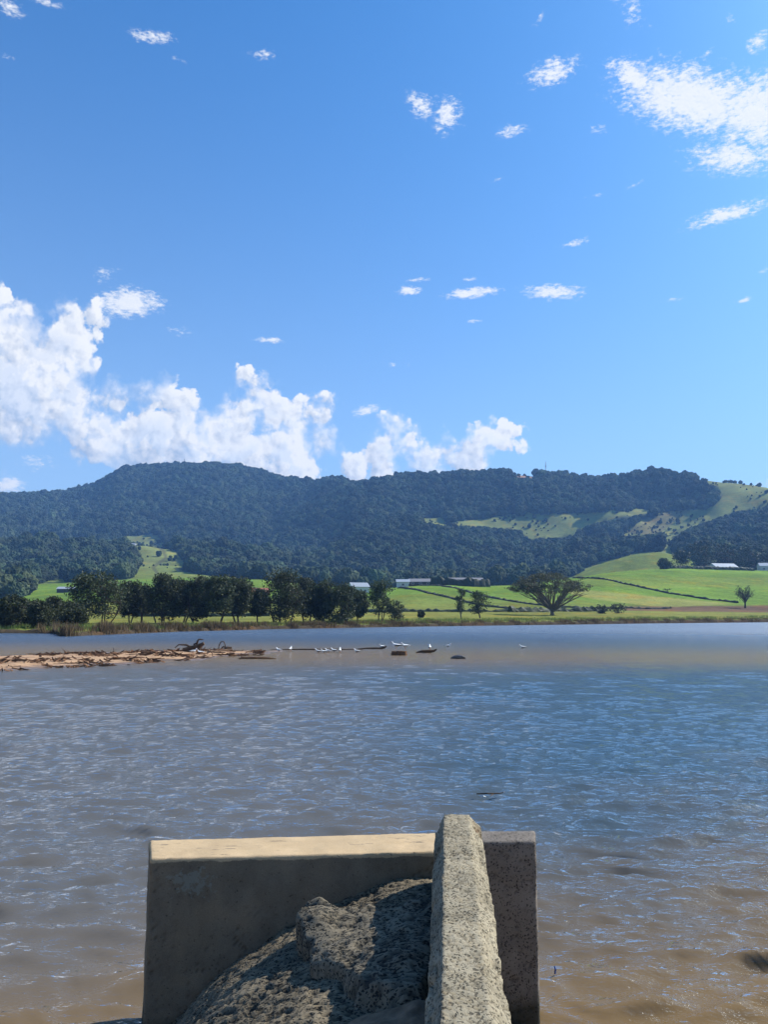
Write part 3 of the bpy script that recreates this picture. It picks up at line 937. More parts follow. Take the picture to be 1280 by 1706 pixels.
def crown_tree(mat):
    """geometry nodes: three lumpy crowns, one of them set on every point"""
    ng = bpy.data.node_groups.new('canopy', 'GeometryNodeTree')
    ng.interface.new_socket('Geometry', in_out='INPUT', socket_type='NodeSocketGeometry')
    ng.interface.new_socket('Geometry', in_out='OUTPUT', socket_type='NodeSocketGeometry')
    N = ng.nodes
    Lk = ng.links
    gi, go = N.new('NodeGroupInput'), N.new('NodeGroupOutput')
    join = N.new('GeometryNodeJoinGeometry')
    for v in range(4):
        ico = N.new('GeometryNodeMeshIcoSphere')
        ico.inputs['Subdivisions'].default_value = 4
        p = N.new('GeometryNodeInputPosition')
        nz = N.new('ShaderNodeTexNoise')
        nz.noise_dimensions = '4D'
        nz.inputs['W'].default_value = v * 13.7
        nz.inputs['Scale'].default_value = 1.5
        nz.inputs['Detail'].default_value = 4
        nz.inputs['Roughness'].default_value = 0.68
        mr = N.new('ShaderNodeMapRange')
        for i, q in enumerate((0.25, 0.75, 0.45, 1.35)):
            mr.inputs[i + 1].default_value = q
        mr.clamp = False
        sc = N.new('ShaderNodeVectorMath')
        sc.operation = 'SCALE'
        sp = N.new('GeometryNodeSetPosition')
        Lk.new(p.outputs[0], nz.inputs['Vector'])
        Lk.new(nz.outputs[0], mr.inputs[0])
        Lk.new(p.outputs[0], sc.inputs[0])
        Lk.new(mr.outputs[0], sc.inputs['Scale'])
        Lk.new(ico.outputs[0], sp.inputs['Geometry'])
        Lk.new(sc.outputs[0], sp.inputs['Position'])
        sm = N.new('GeometryNodeSetMaterial')
        sm.inputs['Material'].default_value = mat
        Lk.new(sp.outputs[0], sm.inputs[0])
        g2i = N.new('GeometryNodeGeometryToInstance')
        Lk.new(sm.outputs[0], g2i.inputs[0])
        Lk.new(g2i.outputs[0], join.inputs[0])
    m2p = N.new('GeometryNodeMeshToPoints')
    iop = N.new('GeometryNodeInstanceOnPoints')
    iop.inputs['Pick Instance'].default_value = True
    at_s = N.new('GeometryNodeInputNamedAttribute')
    at_s.data_type = 'FLOAT_VECTOR'
    at_s.inputs[0].default_value = 'size'
    at_r = N.new('GeometryNodeInputNamedAttribute')
    at_r.data_type = 'FLOAT_VECTOR'
    at_r.inputs[0].default_value = 'turn'
    rv = N.new('FunctionNodeRandomValue')
    rv.data_type = 'INT'
    for s_ in rv.inputs:
        if s_.name == 'Min' and s_.type == 'INT':
            s_.default_value = 0
        if s_.name == 'Max' and s_.type == 'INT':
            s_.default_value = 3
    e2r = N.new('FunctionNodeEulerToRotation')
    Lk.new(at_r.outputs[0], e2r.inputs[0])
    Lk.new(gi.outputs[0], m2p.inputs[0])
    Lk.new(m2p.outputs[0], iop.inputs['Points'])
    Lk.new(join.outputs[0], iop.inputs['Instance'])
    Lk.new(e2r.outputs[0], iop.inputs['Rotation'])
    Lk.new(at_s.outputs[0], iop.inputs['Scale'])
    Lk.new([o for o in rv.outputs if o.type == 'INT'][0], iop.inputs['Instance Index'])
    Lk.new(iop.outputs[0], go.inputs[0])
    return ng


# candidate points over the hillside
elev = (ZZ - EYE) / YY
runmax = np.maximum.accumulate(elev, axis=0)
NPT = 330000
Yq = np.sqrt(rng.random(NPT) * (2800.0 ** 2 - 560.0 ** 2) + 560.0 ** 2)
uq = rng.uniform(-0.66, 0.66, NPT)
jc = np.clip(np.searchsorted(ucol, uq), 0, NC - 1)
lo = np.zeros(NPT, int)
hi = np.full(NPT, NR - 1)
for _ in range(10):
    mid = (lo + hi) // 2
    g = YY[mid, jc] < Yq
    lo = np.where(g, mid, lo)
    hi = np.where(g, hi, mid)
ok = forest_zone[hi, jc] & ((ZZ[hi, jc] + 16 - EYE) / Yq > runmax[lo, jc] - 0.001)
dens = np.clip(0.62 + 0.7 * (fbm(uq * Yq / 60, Yq / 60, oct=2) - 0.3), 0.3, 1)
ok &= rng.random(NPT) < dens
bush = (gm[hi, jc] & (YY[hi, jc] > 1000)) & (rng.random(NPT) < 0.010 + 0.09 * (fbm(uq * Yq / 40, Yq / 40, oct=2) > 0.62))
keep = ok | bush
Yq, uq, hi, jc, bush = Yq[keep], uq[keep], hi[keep], jc[keep], bush[keep] & ~ok[keep]
t0 = (Yq - YY[hi - 1, jc]) / (YY[hi, jc] - YY[hi - 1, jc])
Zq = ZZ[hi - 1, jc] * (1 - t0) + ZZ[hi, jc] * t0
Xq = uq * Yq
sr = np.clip(rng.lognormal(math.log(4.3), 0.38, len(Yq)), 2.0, 10.5)
sr[bush] *= 0.42
hz = sr * rng.uniform(0.85, 1.35, len(Yq))
PXq, PYq = proj(Xq, Yq, Zq)
# wood stops short of the pastures it would hide
over_g = np.zeros(len(Yq), bool)
for g_ in GRASS[:5] + GRASS[9:10]:
    for (fx, fz_) in ((0, 1.7), (0, 1.1), (0, .5), (-.8, .9), (.8, .9)):
        qx, qy = proj(Xq + fx * sr, Yq, Zq + fz_ * hz)
        over_g |= poly_dist(qx, qy, g_) > 1.5
drop = over_g & ~bush
Xq, Yq, Zq, sr, hz, bush, PXq, PYq = [q_[~drop] for q_ in (Xq, Yq, Zq, sr, hz, bush, PXq, PYq)]
groups = {
    'mountain_forest': (Yq > 1480) & (PXq < 600),
    'ridge_forest': (Yq > 1480) & (PXq >= 600),
    'foothill_forest': Yq <= 1480,
}
FLAB = {'mountain_forest': 'dense dark blue-green forest covering the flat-topped mountain on the left',
        'ridge_forest': 'dark forest along the long ridge above the hillside pastures',
        'foothill_forest': 'dark green woods on the low hills behind the paddocks'}
fmat = forest_material('forest_canopy', (0.034, 0.050, 0.022))
ngc = crown_tree(fmat)
for nm, sel in groups.items():
    n = int(sel.sum())
    me = bpy.data.meshes.new(nm)
    me.vertices.add(n)
    co = np.stack([Xq[sel], Yq[sel], Zq[sel] + hz[sel] * 0.75], 1).astype(np.float32)
    me.vertices.foreach_set('co', co.ravel())
    fattr(me, 'size', np.stack([sr[sel], sr[sel] * rng.uniform(.85, 1.15, n), hz[sel]], 1), 'FLOAT_VECTOR')
    fattr(me, 'turn', np.stack([rng.normal(0, .15, n), rng.normal(0, .15, n), rng.uniform(0, 6.28, n)], 1), 'FLOAT_VECTOR')
    me.materials.append(fmat)
    o = link(nm, me)
    md = o.modifiers.new('canopy', 'NODES')
    md.node_group = ngc
    tag(o, FLAB[nm], 'forest', None, 'stuff')


# ------------------------------------------------------------------ trees one can tell apart
def leaf_quads(cent, rad3, count, size, rs, flat=0.0):
    """count random leaf-clump faces spread in ellipsoids"""
    n = len(cent)
    idx = rs.integers(0, n, count)
    d = rs.normal(size=(count, 3))
    d /= np.linalg.norm(d, axis=1)[:, None]
    r = rs.random(count) ** (1 / 2.2)
    p = cent[idx] + d * r[:, None] * rad3[idx]
    a = rs.normal(size=(count, 3))
    a /= np.linalg.norm(a, axis=1)[:, None]
    b = rs.normal(size=(count, 3))
    b -= (b * a).sum(1)[:, None] * a
    b /= np.linalg.norm(b, axis=1)[:, None]
    s = size * rs.uniform(0.6, 1.4, count)[:, None]
    v = np.stack([p - a * s * .5, p + b * s * .32, p + a * s * .55, p - b * s * .32], 1).reshape(-1, 3)
    f = np.arange(count * 4).reshape(-1, 4)
    return v, f


def grow_tree(name, base, H, Wd, mat, label, group=None, seed=0, clear=0.2, nclump=46, leaves=2600, leaf=0.36, trunks=1, lean=0.0,
              style='round', bark='bark', sparse=1.0):
    rs = np.random.default_rng(seed + 100)
    root = empty(name, base, label=label, cat='tree', group=group)
    mb = MB()
    cent, rad3 = [], []
    stems = []
    for k in range(trunks):
        a = rs.uniform(0, 6.28)
        off = np.array([math.cos(a), math.sin(a) * .6, 0]) * (0 if trunks == 1 else Wd * rs.uniform(.06, .22))
        tip = np.array([lean * H + off[0] * 2.2 + rs.normal(0, .04) * Wd, off[1] * 2.0, H * rs.uniform(.72, .9)])
        midp = (off + tip) / 2 + np.array([rs.normal(0, .04), rs.normal(0, .04), 0]) * H
        pts = [off + (0, 0, -0.3), off * .9 + (0, 0, H * .02), (off + midp) / 2 + rs.normal(0, .012, 3) * H, midp, (midp + tip) / 2, tip]
        r0 = H * 0.021 / math.sqrt(trunks) * rs.uniform(.9, 1.2)
        mb.tube(pts, [r0 * 1.5, r0 * 1.15, r0, r0 * .8, r0 * .5, r0 * .15], 7)
        stems.append(pts)
    for i in range(nclump):
        t = rs.random()
        z = H * (clear + (1 - clear) * (t ** 0.85) * 0.93)
        tt = (z / H - clear) / (1 - clear)
        if style == 'round':
            prof = math.sqrt(max(0.05, 1 - (2 * tt - 0.95) ** 2 * 0.9))
        elif style == 'plume':
            prof = 0.35 + 0.65 * math.sin(math.pi * min(1, 0.12 + tt * 0.85)) ** 0.8
        else:
            prof = math.sqrt(max(0.04, 1 - tt ** 1.6))
        a = rs.uniform(0, 6.28)
        rr = (rs.random() ** 0.55) * 0.47 * Wd * prof * rs.uniform(.75, 1.1)
        c = np.array([math.cos(a) * rr + lean * z, math.sin(a) * rr, z])
        q = Wd * rs.uniform(.11, .20)
        cent.append(c)
        rad3.append((q, q, q * (1.35 if style == 'plume' else 0.85)))
        st = stems[i % len(stems)]
        k = int(np.argmin([abs(p[2] - z * 0.72) for p in st[2:5]])) + 2
        s0 = np.asarray(st[k])
        mb.tube([s0, (s0 + c) / 2 + (0, 0, -.04 * H * rs.random()), c], [H * .0065, H * .0045, H * .0015], 4, False)
    mb.build('trunk', M[bark], root)
    v, f = leaf_quads(np.array(cent), np.array(rad3), int(leaves * sparse), leaf, rs)
    me = mesh_np('crown', v, f, False)
    link('crown', me, M[mat], root)
    return root


def tree_px(x0, x1, top, Y, **kw):
    c = (x0 + x1) / 2
    b = stand(c, Y)
    H = at(c, top, Y)[2] - b[2]
    return grow_tree(kw.pop('name', 'shore_tree'), b, H, (x1 - x0) / FPX * Y * kw.pop('fat', 1.0), kw.pop('mat', 'casuarina'), kw.pop('label'), **kw)


SG = 'dark trees along the far shore'
ROW = [  # x0, x1, top, Y, trunks, clear, style, label
    (126, 204, 954, 160, 3, .16, 'round', 'big leaning dark tree at the left end of the shore grove'),
    (196, 232, 972, 172, 2, .24, 'plume', 'slim dark tree just right of the big leaning shore tree'),
    (222, 250, 976, 178, 1, .24, 'plume', 'short dark tree below the grassy spur in the shore grove'),
    (242, 300, 957, 170, 3, .14, 'round', 'broad dark tree standing right of the spur foot in the shore grove'),
    (284, 322, 966, 176, 2, .16, 'plume', 'dark upright tree pressed between two broad trees of the shore grove'),
    (310, 350, 961, 172, 2, .15, 'plume', 'dark tree with ragged top left of the red-roofed house'),
    (338, 388, 961, 168, 2, .26, 'round', 'dark tree with bare lower trunks left of the red roof'),
    (376, 416, 964, 174, 2, .26, 'plume', 'dark tree directly left of the red roof, trunk showing'),
    (412, 446, 982, 182, 1, .2, 'round', 'low dark tree in front of the red-roofed house'),
    (438, 508, 952, 172, 3, .14, 'round', 'tallest dark tree in the middle of the shore grove'),
    (492, 530, 964, 182, 2, .18, 'plume', 'dark tree touching the right side of the tallest shore tree'),
    (516, 556, 968, 180, 2, .12, 'plume', 'dense dark tree in the right half of the shore grove'),
    (542, 592, 972, 178, 2, .06, 'round', 'dense dark tree leafy to the ground left of the white shed'),
    (580, 612, 984, 188, 1, .2, 'round', 'small dark tree in front of the white shed'),
]
for i, (x0, x1, tp, Y, tk, cl, st, lab) in enumerate(ROW):
    tree_px(x0, x1, tp, Y, label=lab, group=SG, seed=i, trunks=tk, clear=cl, style=st, nclump=80, leaves=7000, leaf=.42, fat=1.28,
            lean=-0.10 if i == 0 else 0.0)
tree_px(608, 664, 967, 200, label='spreading dark tree with forked trunk at the grove\'s right end', group=SG, seed=31, trunks=3, clear=.22,
        nclump=60, leaves=3400, leaf=.4, mat='broadleaf')
tree_px(640, 676, 1000, 196, name='shore_bush', label='rounded dark bush at the right end of the shore grove', seed=32, trunks=3, clear=.02,
        nclump=40, leaves=1800, mat='bushleaf')
tree_px(556, 590, 1018, 190, name='shore_bush', label='low round bush between trunks below the white shed', seed=33, trunks=3, clear=.02, nclump=30, leaves=1000, mat='bushleaf')
tree_px(756, 781, 981, 236, name='paddock_tree', label='slim pale-trunked tree, left of the pair beside the paddock wall', seed=34, trunks=1, clear=.22, style='plume', nclump=34,
        leaves=1500, mat='broadleaf', bark='bark_pale')
tree_px(780, 820, 985, 240, name='paddock_tree', label='round dark tree, right of the pair beside the paddock wall', seed=35, trunks=1, clear=.18, nclump=50, leaves=2600, mat='broadleaf')
# scrub crowding the inlet on the left
SCR = [(-40, 10, 1000, 132), (-6, 34, 992, 128), (24, 62, 1000, 136), (48, 84, 1004, 126), (70, 106, 996, 140), (92, 132, 1003, 150), (104, 140, 1016, 128)]
SLAB = ['dark bushy tree at the left edge of the picture by the inlet', 'tall dark scrub tree at the far left beside the inlet water', 'dark scrub tree, third from the left edge by the inlet',
        'low scrub tree hanging over the inlet water', 'pointed scrub tree behind the inlet in front of the shed paddock', 'olive scrub tree left of the big leaning shore tree',
        'small grey-green bush at the point of the reedy bank']
for i, (x0, x1, tp, Y) in enumerate(SCR):
    tree_px(x0, x1, tp, Y, name='scrub_tree', label=SLAB[i], group='scrub around the inlet', seed=50 + i, trunks=3, clear=.03, nclump=60, leaves=4200, leaf=.36, mat='bushleaf', fat=1.5)


# the spreading fig, bare limbs under a flat crown
def fig_tree():
    Y = 292.0
    b = stand(921, Y)
    H = at(921, 953, Y)[2] - b[2]
    s = Y / FPX
    root = empty('fig_tree', b, label='huge spreading fig tree with bare fanned limbs and flat crown by the water', cat='tree')
    rs = np.random.default_rng(5)
    mb = MB()
    cent, rad3 = [], []
    for k in range(3):
        mb.tube([(rs.normal(0, .4), rs.normal(0, .3), -.4), (rs.normal(0, .25), 0, H * .08), (rs.normal(0, .5), rs.normal(0, .4), H * .24)], [H * .05, H * .036, H * .026], 8)
    n = 40
    for i in range(n):
        a = 2 * math.pi * (i + rs.random() * .6) / n
        spread = rs.uniform(.45, 1.0)
        ex = math.cos(a) * 64 * s * spread - (5 * s)
        ey = math.sin(a) * 48 * s * spread
        rho = math.hypot(math.cos(a), math.sin(a)) * spread
        if math.cos(a) > .2 and rs.random() < .4:
            ez = H * rs.uniform(.34, .55)
        else:
            ez = H * (0.88 - 0.36 * rho ** 2 + rs.normal(0, .03))
        p0 = np.array([rs.normal(0, .3), rs.normal(0, .3), H * rs.uniform(.07, .20)])
        e = np.array([ex, ey, ez])
        m1 = p0 + (e - p0) * .38 + np.array([0, 0, -H * .015]) + rs.normal(0, .4, 3)
        m2 = p0 + (e - p0) * .7 + np.array([0, 0, H * .04]) + rs.normal(0, .4, 3)
        mb.tube([p0, m1, m2, e], [H * .020, H * .015, H * .009, H * .004], 6, False)
        for q in range(6):
            t = rs.uniform(.35, .95)
            s0 = p0 + (e - p0) * t + np.array([0, 0, H * .03])
            e2 = s0 + np.array([(e - p0)[0] * .25 + rs.normal(0, 1.1), (e - p0)[1] * .25 + rs.normal(0, 1.1), H * rs.uniform(.02, .16)])
            mb.tube([s0, (s0 + e2) / 2 + rs.normal(0, .15, 3), e2], [H * .0075, H * .005, H * .002], 4, False)
            if e2[2] > H * .52:
                cent.append(e2)
                rad3.append((1.5, 1.5, .62))
        if ez > H * .55:
            cent.append(e)
            rad3.append((1.8, 1.8, .75))
    for i in range(150):
        a, r = rs.uniform(0, 6.28), math.sqrt(rs.random()) * 1.0
        cent.append(np.array([math.cos(a) * r * 60 * s - 9 * s, math.sin(a) * r * 50 * s, H * (0.95 - .36 * r ** 2.2 + rs.normal(0, .02))]))
        rad3.append((1.6, 1.6, .85))
    mb.build('trunk', M['bark_pale'], root, True)
    v, f = leaf_quads(np.array(cent), np.array(rad3), 16000, .42, rs)
    link('crown', mesh_np('crown', v, f, False), M['figleaf'], root)


fig_tree()


def bare_tree(px, top, Y, w, label, seed, mat='bushleaf', leaves=500):
    b = stand(px, Y)
    H = at(px, top, Y)[2] - b[2]
    rs = np.random.default_rng(seed)
    root = empty('bare_tree', b, label=label, cat='tree')
    mb = MB()
    mb.tube([(0, 0, -.3), (.1, 0, H * .15), (0.2, 0, H * .34)], [H * .045, H * .034, H * .026], 7)
    cent = []
    for i in range(26):
        a = rs.uniform(0, 6.28)
        r = rs.uniform(.3, 1.0)
        e = np.array([math.cos(a) * w * .5 * r, math.sin(a) * w * .5 * r, H * (.98 - .36 * r * r) * rs.uniform(.85, 1)])
        p0 = np.array([0.15, 0, H * rs.uniform(.2, .34)])
        m1 = (p0 + e) / 2 + rs.normal(0, .04, 3) * H
        mb.tube([p0, m1, e], [H * .016, H * .010, H * .003], 5, False)
        for q in range(5):
            t = rs.uniform(.4, .95)
            s0 = p0 + (e - p0) * t
            e2 = s0 + rs.normal(0, .09, 3) * H + (0, 0, .05 * H)
            mb.tube([s0, e2], [H * .006, H * .002], 3, False)
            cent.append(e2)
    mb.build('trunk', M['bark'], root)
    v, f = leaf_quads(np.array(cent), np.full((len(cent), 3), H * .06), leaves, .35, rs)
    link('crown', mesh_np('crown', v, f, False), M[mat], root)


bare_tree(1242, 974, 430, 12.5, 'rounded thinly leaved tree on the paddock near the right edge', 3, leaves=1500)
bare_tree(1112, 980, 520, 9.0, 'tiny bare tree alone in the middle of the pale paddock', 4, leaves=250)

# trees around the houses on the crest
CR = [(1094, 1122, 931, 690, 'round', 'round dark tree left of the white house on the crest', 'broadleaf', .05),
      (1120, 1152, 918, 720, 'plume', 'tall thin-crowned tree left of the white house on the crest', 'pineleaf', .35),
      (1148, 1192, 908, 760, 'round', 'large dark pine behind the left end of the white crest house', 'pineleaf', .1),
      (1186, 1232, 905, 780, 'round', 'large dark pine behind the roof of the white crest house', 'pineleaf', .1),
      (1226, 1270, 911, 760, 'round', 'large dark pine between the two crest houses', 'pineleaf', .1),
      (1262, 1306, 914, 770, 'round', 'dark pine at the right edge behind the second crest house', 'pineleaf', .1)]
for i, (x0, x1, tp, Y, st, lab, mt, cl) in enumerate(CR):
    tree_px(x0, x1, tp, Y, name='crest_tree', label=lab, group='trees around the houses on the crest', seed=70 + i, trunks=2, clear=cl, style=st, nclump=50, leaves=1500, leaf=1.3, mat=mt)
for i, (x0, x1, tp, Y, lab) in enumerate([(1204, 1214, 801, 1650, 'left small tree of three on the grassy skyline'), (1212, 1222, 800, 1655, 'middle small tree of three on the grassy skyline'), (1219, 1229, 801, 1650, 'right small tree of three on the grassy skyline')]):
    Yr = float(ridgeY(x0)) - 8
    tree_px(x0, x1, tp, Yr, name='skyline_tree', label=lab, group='three trees on the skyline', seed=90 + i, trunks=1, clear=.15, nclump=24, leaves=500, leaf=2.2, mat='broadleaf')
# paddock bushes
for i, (x0, x1, tp, Y, lab) in enumerate([(990, 1014, 1009, 330, 'low dark bush right of the fig tree'), (1014, 1046, 1007, 335, 'wide dark bush, right of two beside the fig tree'),
                                          (695, 708, 1019, 230, 'small round bush on the meadow left of the paddock tree pair')]):
    tree_px(x0, x1, tp, Y, name='meadow_bush', label=lab, group='bushes on the meadow', seed=110 + i, trunks=2, clear=.0, nclump=26, leaves=900, leaf=.5, mat='bushleaf')


# ------------------------------------------------------------------ stone walls and hedges across the paddocks
def ridge_line(name, pts, h, w, mat, label, cat, rough=.45, step=1.6, seed=0):
    """long low bank or hedge following the ground; pts = (px, Y)"""
    rs = np.random.default_rng(seed)
    P = [stand(px, Y) for (px, Y) in pts]
    path = []
    for a, b in zip(P[:-1], P[1:]):
        n = max(2, int(np.linalg.norm(b - a) / step))
        for i in range(n):
            path.append(a + (b - a) * i / n)
    path.append(P[-1])
    path = np.array(path)
    prof = [(-.5, -.3), (-.52, .25), (-.38, .8), (-.12, 1.0), (.15, 1.0), (.4, .78), (.5, .25), (.5, -.3)]
    V = []
    o = path[0]
    for i, p in enumerate(path):
        t = path[min(i + 1, len(path) - 1)] - path[max(i - 1, 0)]
        nrm = np.array([t[1], -t[0], 0])
        nrm /= np.linalg.norm(nrm) + 1e-9
        gz = ground_z(p[0], p[1])
        hh = h * rs.uniform(1 - rough, 1 + rough)
        for (a, c) in prof:
            V.append(np.array([p[0], p[1], gz]) + nrm * a * w * rs.uniform(.8, 1.2) + np.array([0, 0, c * hh * rs.uniform(.85, 1.15)]) - o)
    nP, k = len(path), len(prof)
    F = grid_faces(nP, k)
    ob = link(name, mesh_np(name, np.array(V), F, False), M[mat], None, tuple(o))
    return tag(ob, label, cat)


ridge_line('stone_wall', [(664, 520), (720, 455), (790, 405), (862, 372)], .8, 1.8, 'stonewall', 'dark field wall slanting down the green paddock below the farm buildings', 'wall', seed=1)
ridge_line('stone_wall', [(700, 560), (790, 470), (880, 420), (978, 395), (1118, 415)], .75, 1.8, 'stonewall', 'dark field wall running behind the paddock tree pair and the fig tree', 'wall', seed=2)
ridge_line('stone_wall', [(955, 600), (1040, 545), (1140, 500), (1230, 470)], .9, 1.8, 'stonewall', 'long dark field wall crossing the right paddock to the bare tree', 'wall', seed=3)
ridge_line('hedge', [(850, 330), (930, 350), (1010, 362)], 1.6, 2.5, 'bushleaf', 'low scrubby hedge behind the fig tree trunk', 'hedge', .5, seed=4)
ridge_line('hedge', [(719, 545), (760, 538), (790, 535), (815, 540)], 5.0, 4.0, 'bushleaf', 'tall dark clipped hedge in front of the right farm building', 'hedge', .15, seed=5)
ridge_line('hedge', [(1112, 690), (1180, 700), (1256, 705)], 2.6, 3.5, 'bushleaf', 'dark hedge in front of the white house on the crest', 'hedge', .3, seed=6)
ridge_line('hedge', [(570, 335), (650, 330), (740, 330), (850, 335)], 1.0, 2.5, 'bushleaf', 'low dark hedge at the back of the shore meadow', 'hedge', .5, seed=7)
ridge_line('hedge', [(230, 260), (330, 262), (450, 265)], 1.3, 2.5, 'bushleaf', 'low dark hedge behind the trunks of the shore grove', 'hedge', .5, seed=8)


# ------------------------------------------------------------------ buildings
def house(name, x0, x1, Y, wall_h, roof_h, depth, wall, roof, label, rz=0.0, wins=3, door=True, over=.5, lift=0.0):
    c = stand((x0 + x1) / 2, Y)
    Lh = (x1 - x0) / FPX * Y
    root = empty(name, (c[0], c[1], c[2] + lift), rz, label=label, cat='building')
    a, d = Lh / 2, depth / 2
    mb = MB()
    mb.add([(-a, -d, -2), (a, -d, -2), (a, d, -2), (-a, d, -2), (-a, -d, wall_h), (a, -d, wall_h), (a, d, wall_h), (-a, d, wall_h), (-a, 0, wall_h + roof_h), (a, 0, wall_h + roof_h)],
           [(0, 1, 5, 4), (2, 3, 7, 6), (1, 2, 6, 9, 5), (3, 0, 4, 8, 7)])
    mb.build('wall', M[wall], root)
    mr = MB()
    sl_ = roof_h / d
    for s in (-1, 1):
        y1, z1 = s * (d + over), wall_h - over * sl_
        mr.add([(-a - over, 0, wall_h + roof_h + .12), (a + over, 0, wall_h + roof_h + .12), (a + over, y1, z1 + .12), (-a - over, y1, z1 + .12),
                (-a - over, 0, wall_h + roof_h - .06), (a + over, 0, wall_h + roof_h - .06), (a + over, y1, z1 - .06), (-a - over, y1, z1 - .06)],
               [(0, 1, 2, 3), (7, 6, 5, 4), (3, 2, 6, 7), (0, 3, 7, 4), (2, 1, 5, 6)])
    mr.build('roof', M[roof], root)
    for i in range(wins):
        x = -a + Lh * (i + .5) / wins
        fr = MB().box(x - .9, x + .9, -d - .08, -d + .02, .9, 2.3).build('window', M['white_paint'], root)
        MB().box(x - .78, x + .78, -d - .11, -d - .082, 1.02, 2.18).build('pane', M['glass'], fr)
    if door:
        x = -a + Lh * (.5 + .5 / max(wins, 1)) if wins else 0
        MB().box(x - .5, x + .5, -d - .07, -d + .02, 0, 2.1).build('door', M['wood_dark'], root)
    return root


house('farm_shed', 583, 612, 500, 4.2, 2.6, 10, 'white_paint', 'roof_pale', 'white gabled shed rising behind the right end of the shore grove', .35, 2)
house('farmhouse', 661, 682, 556, 3.6, 1.8, 9, 'white_paint', 'roof_pale', 'small white end building, left of the farm buildings above the paddock', 0, 1)
house('long_barn', 682, 732, 565, 3.0, 2.2, 10, 'wood_dark', 'roof_grey', 'long low dark barn beside the small white farm building', -.05, 4)
house('farmhouse', 748, 804, 575, 3.4, 2.6, 11, 'cream', 'roof_grey', 'wide farmhouse with grey roof behind the tall hedge', .05, 4)
house('red_roofed_house', 414, 446, 420, 4.0, 3.4, 9, 'cream', 'roof_red', 'house with red tiled roof peeking out behind the shore grove', .2, 2)
house('open_shed', 98, 124, 600, 2.4, 1.6, 9, 'wood_dark', 'roof_pale', 'low shed with pale roof on the small paddock at left', .1, 0, False)
house('crest_house', 1184, 1226, 735, 2.8, 3.4, 12, 'white_paint', 'roof_pale', 'house with bright pale roof among pines on the crest', .25, 3)
house('crest_house', 1266, 1300, 735, 4.4, 3.0, 12, 'white_paint', 'roof_pale', 'second white house at the right edge of the crest', -.2, 3)
house('hut', 219, 226, 1296, 4.5, 2.5, 6, 'white_paint', 'roof_pale', 'tiny white hut at the top of the grassy spur', 0, 1, False, .3, 3.0)

# masts on the ridge
for (px, tp, bp, lab) in [(307, 765, 778, 'thin dark mast on top of the flat mountain'), (910, 770, 790, 'thin pale mast on the skyline of the right ridge')]:
    Y = float(ridgeY(px)) - 4
    p = stand(px, Y)
    top = at(px, tp, Y)[2]
    h = top - p[2]
    r = empty('radio_mast', p, label=lab, cat='mast')
    mat = 'wood_dark' if px < 600 else 'white_paint'
    mb = MB()
    for k in range(3):
        an = 2.09 * k
        mb.tube([(1.6 * math.cos(an), 1.6 * math.sin(an), -1), (.7 * math.cos(an), .7 * math.sin(an), h)], [.5, .35], 5)
    mb.build('lattice', M[mat], r)
    MB().box(-1.6, 1.6, -1.2, 1.2, h * .72, h * .80).build('platform', M[mat], r)
    MB().tube([(0, 0, h), (0, 0, h * 1.15)], [.3, .15], 5).build('antenna', M[mat], r)

# ------------------------------------------------------------------ reeds and grass tufts along the bank
def blades(name, n, u0, u1, off, hgt, wid, mat, label, cat, seed, dens=None):
    rs = np.random.default_rng(seed)
    u = rs.uniform(u0, u1, n)
    Yb = shoreY(u) + rs.uniform(*off, n)
    X = u * Yb
    clump = fbm(X / 2.6, Yb / 2.6 + seed, oct=3)
    keep = rs.random(n) < np.clip((clump - .34) * 3.2, .05, 1)
    X, Yb, clump, u = X[keep], Yb[keep], clump[keep], u[keep]
    n = len(X)
    Z = np.array([ground_z(x, y) for x, y in zip(X, Yb)])
    h = rs.uniform(.5, 1.15, n) * np.interp(u, [-.6, -.38, -.25, 0, .5], np.array(hgt)) * (.45 + 1.1 * clump)
    a = rs.uniform(0, 6.28, n)
    w = rs.uniform(.6, 1.4, n) * wid
    lean = rs.normal(0, .22, (n, 2)) * h[:, None]
    dx, dy = np.cos(a) * w, np.sin(a) * w
    v = np.stack([np.stack([X - dx, Yb - dy, Z - .1], 1), np.stack([X + dx, Yb + dy, Z - .1], 1), np.stack([X + lean[:, 0], Yb + lean[:, 1], Z + h], 1)], 1).reshape(-1, 3)
    me = mesh_np(name, v, np.arange(3 * n).reshape(-1, 3), False)
    return tag(link(name, me, M[mat]), label, cat, None, 'stuff')


blades('reeds', 42000, -0.44, 0.62, (0.2, 5.5), (1.15, 1.15, 1.0, 0.7, 0.7), .06, 'reed', 'brown reeds and dry grass fringing the far bank', 'reeds', 1)
blades('bank_grass', 36000, -0.50, 0.62, (2.0, 22.0), (.6, .6, .6, .55, .7), .08, 'grassblade', 'yellow-green grass tufts on top of the far bank', 'grass', 2)

# ------------------------------------------------------------------ sandbar with flood debris
bx, by = np.meshgrid(np.linspace(-36, -1, 240), np.linspace(34, 66, 160))
bpx, bpy_ = proj(bx, by, bx * 0)
BAR = [(-200, 1090), (0, 1094), (100, 1090), (200, 1087), (300, 1085), (340, 1084), (400, 1085), (470, 1084.5), (470, 1086), (400, 1090), (330, 1098), (240, 1103), (120, 1111), (0, 1116), (-200, 1122)]
sdist = poly_dist(bpx + (fbm(bx / 1.6, by / 1.6, oct=3) - .5) * 34, bpy_ + (fbm(bx / 1.6 + 9, by / 2.2, oct=3) - .5) * 7, BAR)
bz = -0.30 + 0.50 * sst(-9, 7, sdist) + (fbm(bx / .9, by / .9, oct=4) - .5) * .16 * sst(-6, 3, sdist)
me = mesh_np('sandbar', np.stack([bx, by, bz], -1).reshape(-1, 3), grid_faces(160, 240))
m, nt, b = new_mat('wet_orange_sand')
T = NT(nt)
